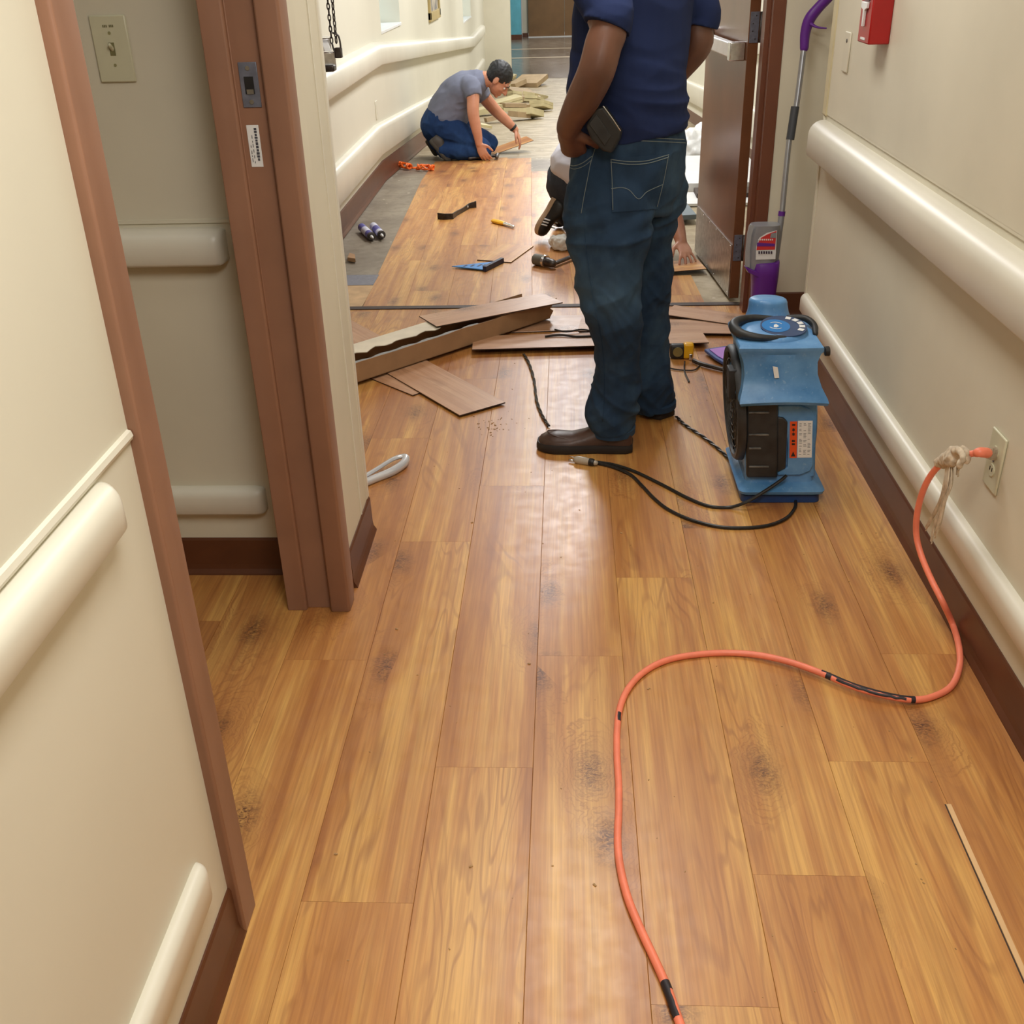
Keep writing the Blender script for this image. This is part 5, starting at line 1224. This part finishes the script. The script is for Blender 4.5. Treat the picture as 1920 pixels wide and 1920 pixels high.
# shirt
b = B()
b.limb([at(1184, 252, 3.40), at(1181, 225, 3.40), at(1177, 180, 3.40), at(1176, 130, 3.40), tc(1.22, .005), tc(1.32, -.005), tc(1.41, -.012), tc(1.455, -.012), tc(1.495, -.012)], [(.186, .162), (.184, .166), (.182, .172), (.184, .168), (.192, .158), (.208, .145), (.205, .125), (.155, .10), (.085, .075)], ref=Lx, n=34, dome=False)
b.limb([tc(1.40, -.01, -.10), shL+Vector((0, 0, .0)), at(1143, 25, 3.18), at(1137, 53, 3.165)], [.065, .070, .070, .072], n=24, dome=False)
b.limb([tc(1.40, -.01, .10), shR, at(1312, 20, 3.53), at(1309, 50, 3.53)], [.065, .068, .064, .064], n=24, dome=False)
def sw_(p, n_):
    z = p.z; k = math.exp(-((z-1.06)/.11)**2)
    return .012*k*crease(Vector((p.x, p.y, p.z+.22*p.x)), (3, 3, 19), 1, 5)+.005*crease(p, (5, 5, 8), 1, 9)-.006
me = fuse(b, .0055, 3, sw_); shirt = place(me, 'shirt', T1, SM, wl(SM))
# shoes
hA, tA = gf(1184, 842), gf(1010, 838)
def dressshoe(o, fwd, L_, par):
    u_, T = shoe(par, o, fwd, (0, 0, 1), L_, 1.18, LEATH, SOLE)
    pts = []
    for i in range(17):
        a = PI*(i/16)-PI/2; pts.append(T(.036*math.sin(a)*1.0, L_*(.60+.30*math.cos(a)), .050+.010*math.cos(a*1.0)-.006*abs(math.sin(a))))
    B().tube(pts, .0022, n=6, sub=2).make('moc_seam', LEATH, u_, smooth_=True)
    return u_
dressshoe(hA, tA-hA, (tA-hA).length, SM)
h2 = gf(1250, 784); dressshoe(h2, Vector((-.62, .78, 0)), .31, SM)
# phone pouch on the belt
fs = onmesh(jeans)
pq = [(1112, 205), (1131, 200), (1163, 246), (1160, 262), (1146, 288), (1130, 284), (1108, 262), (1098, 238)]
PC = thing('phone_pouch', at(1130, 290, 3.17), 'black phone pouch clipped on the belt of the standing man', 'pouch')
fr_ = [at(x, y, 3.165) for x, y in pq]
B().prism(fr_, (0.01, .035, 0)).make('case', M_BLACK, PC, bevel=.006, seg=3)
B().limb([at(1131, 199, 3.162), at(1147, 221, 3.160), at(1163, 245, 3.160)], .0016, n=6).make('metal_edge', M_CHROME, PC, smooth_=True)
B().prism([at(x, y, 3.163) for x, y in ((1104, 232), (1118, 214), (1146, 254), (1134, 274))], (0, -.003, 0)).make('flap', M_BLACKD, PC, bevel=.002)

# ---------------- kneeling man in the grey shirt
KM = thing('person', (-.95, 9.45, zfl(9.45)), 'person in grey shirt and blue jeans kneeling and bending over the far floor', 'person')
gz = zfl(9.4)
b = B(); X3 = Vector((0, 1, 0))
Rk = rotm((-.10, -1, 0), (.66, -.06, -.75), None or (0, 0, 1))
if Rk.col[2].z < 0: Rk = rotm((.10, 1, 0), (.66, -.06, -.75), (0, 0, 1))
hk = at(935, 149, 9.45); head(b, hk, Rk, 1.12)
b.limb([at(889, 158, 9.48), at(903, 150, 9.47), at(918, 148, 9.46)], [.075, .066, .062], n=14)
b.limb([at(830, 236, 9.5), at(845, 205, 9.5), at(866, 176, 9.5), at(888, 158, 9.49)], [(.17, .14), (.165, .145), (.17, .14), (.14, .10)], ref=X3, n=18)
eN, wN = at(887, 210, 9.22), at(898, 270, 9.19)
b.limb([at(880, 158, 9.36), at(884, 166, 9.29), at(887, 184, 9.25), eN, at(891, 232, 9.21), at(896, 255, 9.2), wN], [.07, .062, .054, .050, .046, .038, .030], n=14)
hand(b, wN, at(908, 292, 9.17)-wN, Vector((.3, .8, -.3)), 1, 1.05, .55)
eF, wF = at(932, 210, 9.69), at(966, 243, 9.72)
b.limb([at(893, 165, 9.62), at(903, 176, 9.66), at(916, 192, 9.68), eF, at(948, 225, 9.71), wF], [.068, .060, .055, .049, .044, .031], n=14)
hand(b, wF, at(979, 272, 9.72)-wF, Vector((-.7, .1, -.2)), -1, 1.05, .35)
kneeN = Vector((at(903, 282, 9.30).x, 9.30, gz+.085)); ankN = Vector((at(833, 280, 9.30).x, 9.30, gz+.085))
kneeF = Vector((kneeN.x+.03, 9.72, gz+.07)); ankF = Vector((ankN.x, 9.66, gz+.07))
for hp_, kn_, an_ in ((at(832, 240, 9.40), kneeN, ankN), (at(832, 240, 9.60), kneeF, ankF)):
    b.limb([hp_, hp_.lerp(kn_, .5), kn_], [.09, .075, .055], n=12); b.limb([kn_, kn_.lerp(an_, .4), an_], [.055, .055, .038], n=12)
me = fuse(b, .0062, 3); kb_ = place(me, 'body', S_MD, KM, wl(KM)); headbits(kb_, hk, Rk, 1.12)
b = B()
b.limb([at(835, 226, 9.5), at(838, 216, 9.5), at(846, 202, 9.5), at(859, 182, 9.5), at(874, 166, 9.49), at(893, 154, 9.48)], [(.19, .165), (.195, .176), (.195, .180), (.205, .172), (.215, .150), (.15, .105)], ref=X3, n=28)
b.limb([at(878, 160, 9.38), at(884, 165, 9.30), at(888, 183, 9.255)], [.085, .082, .072], n=20, dome=False)
b.limb([at(890, 165, 9.60), at(902, 175, 9.66), at(909, 184, 9.67)], [.085, .078, .070], n=20, dome=False)
me = fuse(b, .0085, 3, lambda p, n_: .007*crease(Vector((p.x+.5*p.z, p.y, p.z-.4*p.x)), (9, 5, 14), 1, 2)-.004); place(me, 'shirt', T2, KM, wl(KM))
b = B()
b.limb([at(831, 228, 9.5), at(828, 240, 9.5), at(830, 256, 9.5)], [(.205, .178), (.208, .182), (.19, .14)], ref=X3, n=24)
for hp_, kn_, an_ in ((at(836, 243, 9.38), kneeN, ankN), (at(836, 243, 9.62), kneeF, ankF)):
    b.limb([hp_, hp_.lerp(kn_, .5)+Vector((0, 0, .02)), kn_+Vector((0, 0, .015))], [.115, .108, .082], n=20)
    b.limb([kn_+Vector((.01, 0, 0)), kn_.lerp(an_, .4), an_], [.078, .084, .070], n=20)
me = fuse(b, .0085, 3, lambda p, n_: .008*crease(Vector((p.x, p.y, p.z+.3*p.x)), (12, 6, 14), 1, 4)-.005); kj = place(me, 'jeans', J2, KM, wl(KM))
for Y_, hx, ht_, nm in ((9.30, (806, 264), (838, 302), 0), (9.66, (799, 264), (815, 296), 1)):
    h_ = at(*hx, Y_-.0); t_ = at(*ht_, Y_); t_.z = gz+.012; t_.y = Y_
    fw_ = (t_-h_); shoe(KM, h_, fw_, Vector((.8, -.15, .55)), fw_.length+.03, 1.2, paint('worn_grey_boot', rgb(66, 60, 54), .6), paint('boot_sole', rgb(74, 70, 62), .7))
B().limb([wF+(eF-wF)*.06+d_ for d_ in (Vector((0, 0, 0)),)]+[wF+(eF-wF)*.16], [.036, .037], n=18, dome=False).make('watch', M_BLACK, KM, bevel=.004)
hm = thing('hammer', at(905, 296, 9.16), 'small dark hammer held on the floor by the kneeling man', 'hammer')
p0, p1 = gf(880, 297, .02), gf(932, 292, .03)
B().limb([p0, p0.lerp(p1, .5), p1], [.013, .011, .012], n=10).make('handle', M_TOOL, hm, smooth_=True)
B().limb([p1+Vector((0, -.05, 0)), p1, p1+Vector((.0, .05, 0))], [.018, .016, .018], n=10).make('head', M_DKSTEEL, hm, bevel=.002)

# ---------------- third worker, mostly hidden behind the standing man
TM = thing('person', (.25, 6.15, 0), 'person in white shirt and striped black shoe crouching behind the standing man', 'person')
b = B(); 
hk3 = at(1243, 345, 5.86); R3 = rotm((.15, -1, 0), (.75, -.1, -.65), (0, 0, 1))
head(b, hk3, R3, 1.0)
b.limb([at(1190, 322, 6.05), at(1215, 328, 5.98), at(1232, 338, 5.90)], [.07, .062, .058], n=12)
b.limb([at(1072, 340, 6.2), at(1110, 315, 6.15), at(1160, 308, 6.1), at(1200, 318, 6.04)], [(.15, .13), (.15, .13), (.16, .12), (.13, .09)], ref=X3, n=16)
e3, w3 = at(1259, 398, 5.72), at(1277, 452, 5.60)
b.limb([at(1200, 325, 5.92), at(1225, 352, 5.86), e3, at(1269, 424, 5.66), w3], [.06, .052, .046, .042, .031], n=14)
hand(b, w3, at(1290, 484, 5.50)-w3, Vector((-.2, .35, -1)), -1, 1.0, .16, .24)
b.limb([at(1190, 335, 6.2), at(1215, 385, 6.12), at(1235, 440, 6.0), gf(1240, 485, .04)], [.055, .048, .042, .028], n=12)
k3, a3 = Vector((.33, 6.02, .09)), at(1062, 405, 6.2); k3f = Vector((.38, 6.38, .09)); a3f = Vector((a3.x+.02, 6.45, .12))
b.limb([at(1075, 348, 6.15), k3], [.085, .055], n=10); b.limb([k3, a3], [.055, .038], n=10); b.limb([at(1075, 348, 6.3), k3f], [.085, .055], n=10); b.limb([k3f, a3f], [.055, .038], n=10)
me = fuse(b, .0058, 3); b3 = place(me, 'body', S_LT, TM, wl(TM)); headbits(b3, hk3, R3, 1.0)
b = B(); b.limb([at(1070, 318, 6.2), at(1078, 305, 6.18), at(1110, 302, 6.15), at(1150, 302, 6.12), at(1185, 312, 6.06), at(1208, 324, 6.02)], [(.16, .115), (.175, .135), (.175, .14), (.18, .13), (.18, .11), (.10, .07)], ref=X3, n=24)
b.limb([at(1195, 325, 5.94), at(1216, 342, 5.88), at(1232, 366, 5.85)], [.075, .07, .062], n=16, dome=False); b.limb([at(1185, 328, 6.2), at(1200, 355, 6.15)], [.075, .068], n=16, dome=False)
me = fuse(b, .009, 3, lambda p, n_: .012*crease(Vector((p.x, p.y, p.z+.6*p.x)), (10, 5, 9), 1, 6)-.005); place(me, 'shirt', T3, TM, wl(TM))
b = B(); b.limb([at(1068, 326, 6.2), at(1066, 345, 6.2), at(1072, 362, 6.2)], [(.16, .125), (.165, .13), (.15, .11)], ref=X3, n=20)
for hp_, kn_, an_ in ((at(1078, 352, 6.12), k3, a3), (at(1078, 352, 6.3), k3f, a3f)):
    b.limb([hp_, hp_.lerp(kn_, .5), kn_], [.10, .095, .075], n=16); b.limb([kn_, kn_.lerp(an_, .5), an_], [.074, .075, .062], n=16)
me = fuse(b, .0085, 3, lambda p, n_: .008*crease(p, (9, 6, 14), 1, 8)-.005); place(me, 'trousers', J3, TM, wl(TM))
SN = paint('tan_gum_sole', rgb(176, 152, 124), .6)
for Y_, hx, ht_ in ((6.14, (1043, 369), (1008, 434)), (6.44, (1062, 372), (1040, 418))):
    h_ = at(*hx, Y_); t_ = at(*ht_, Y_-.02); fw_ = t_-h_
    u_, T = shoe(TM, h_, fw_, Vector((.9, -.35, .45)), fw_.length+.01, 1.1, M_BLACK, SN)
    Ls = fw_.length
    for k in range(3):
        pts = [T(.047, Ls*(.60+.075*k), .034), T(.049, Ls*(.585+.075*k), .045), T(.043, Ls*(.565+.075*k), .062)]; q_ = [T(-.047, Ls*(.60+.075*k), .034), T(-.049, Ls*(.585+.075*k), .045), T(-.043, Ls*(.565+.075*k), .062)]
        B().limb(pts, [(.004, .0085)]*3, n=6).make('stripe', M_WHITE, u_); B().limb(q_, [(.004, .006)]*3, n=6).make('stripe', M_WHITE, u_)
B().limb([e3+(w3-e3)*.02, e3+(w3-e3)*.12], [.049, .048], n=16, dome=False).make('wristband', M_BLACK, TM, bevel=.004)
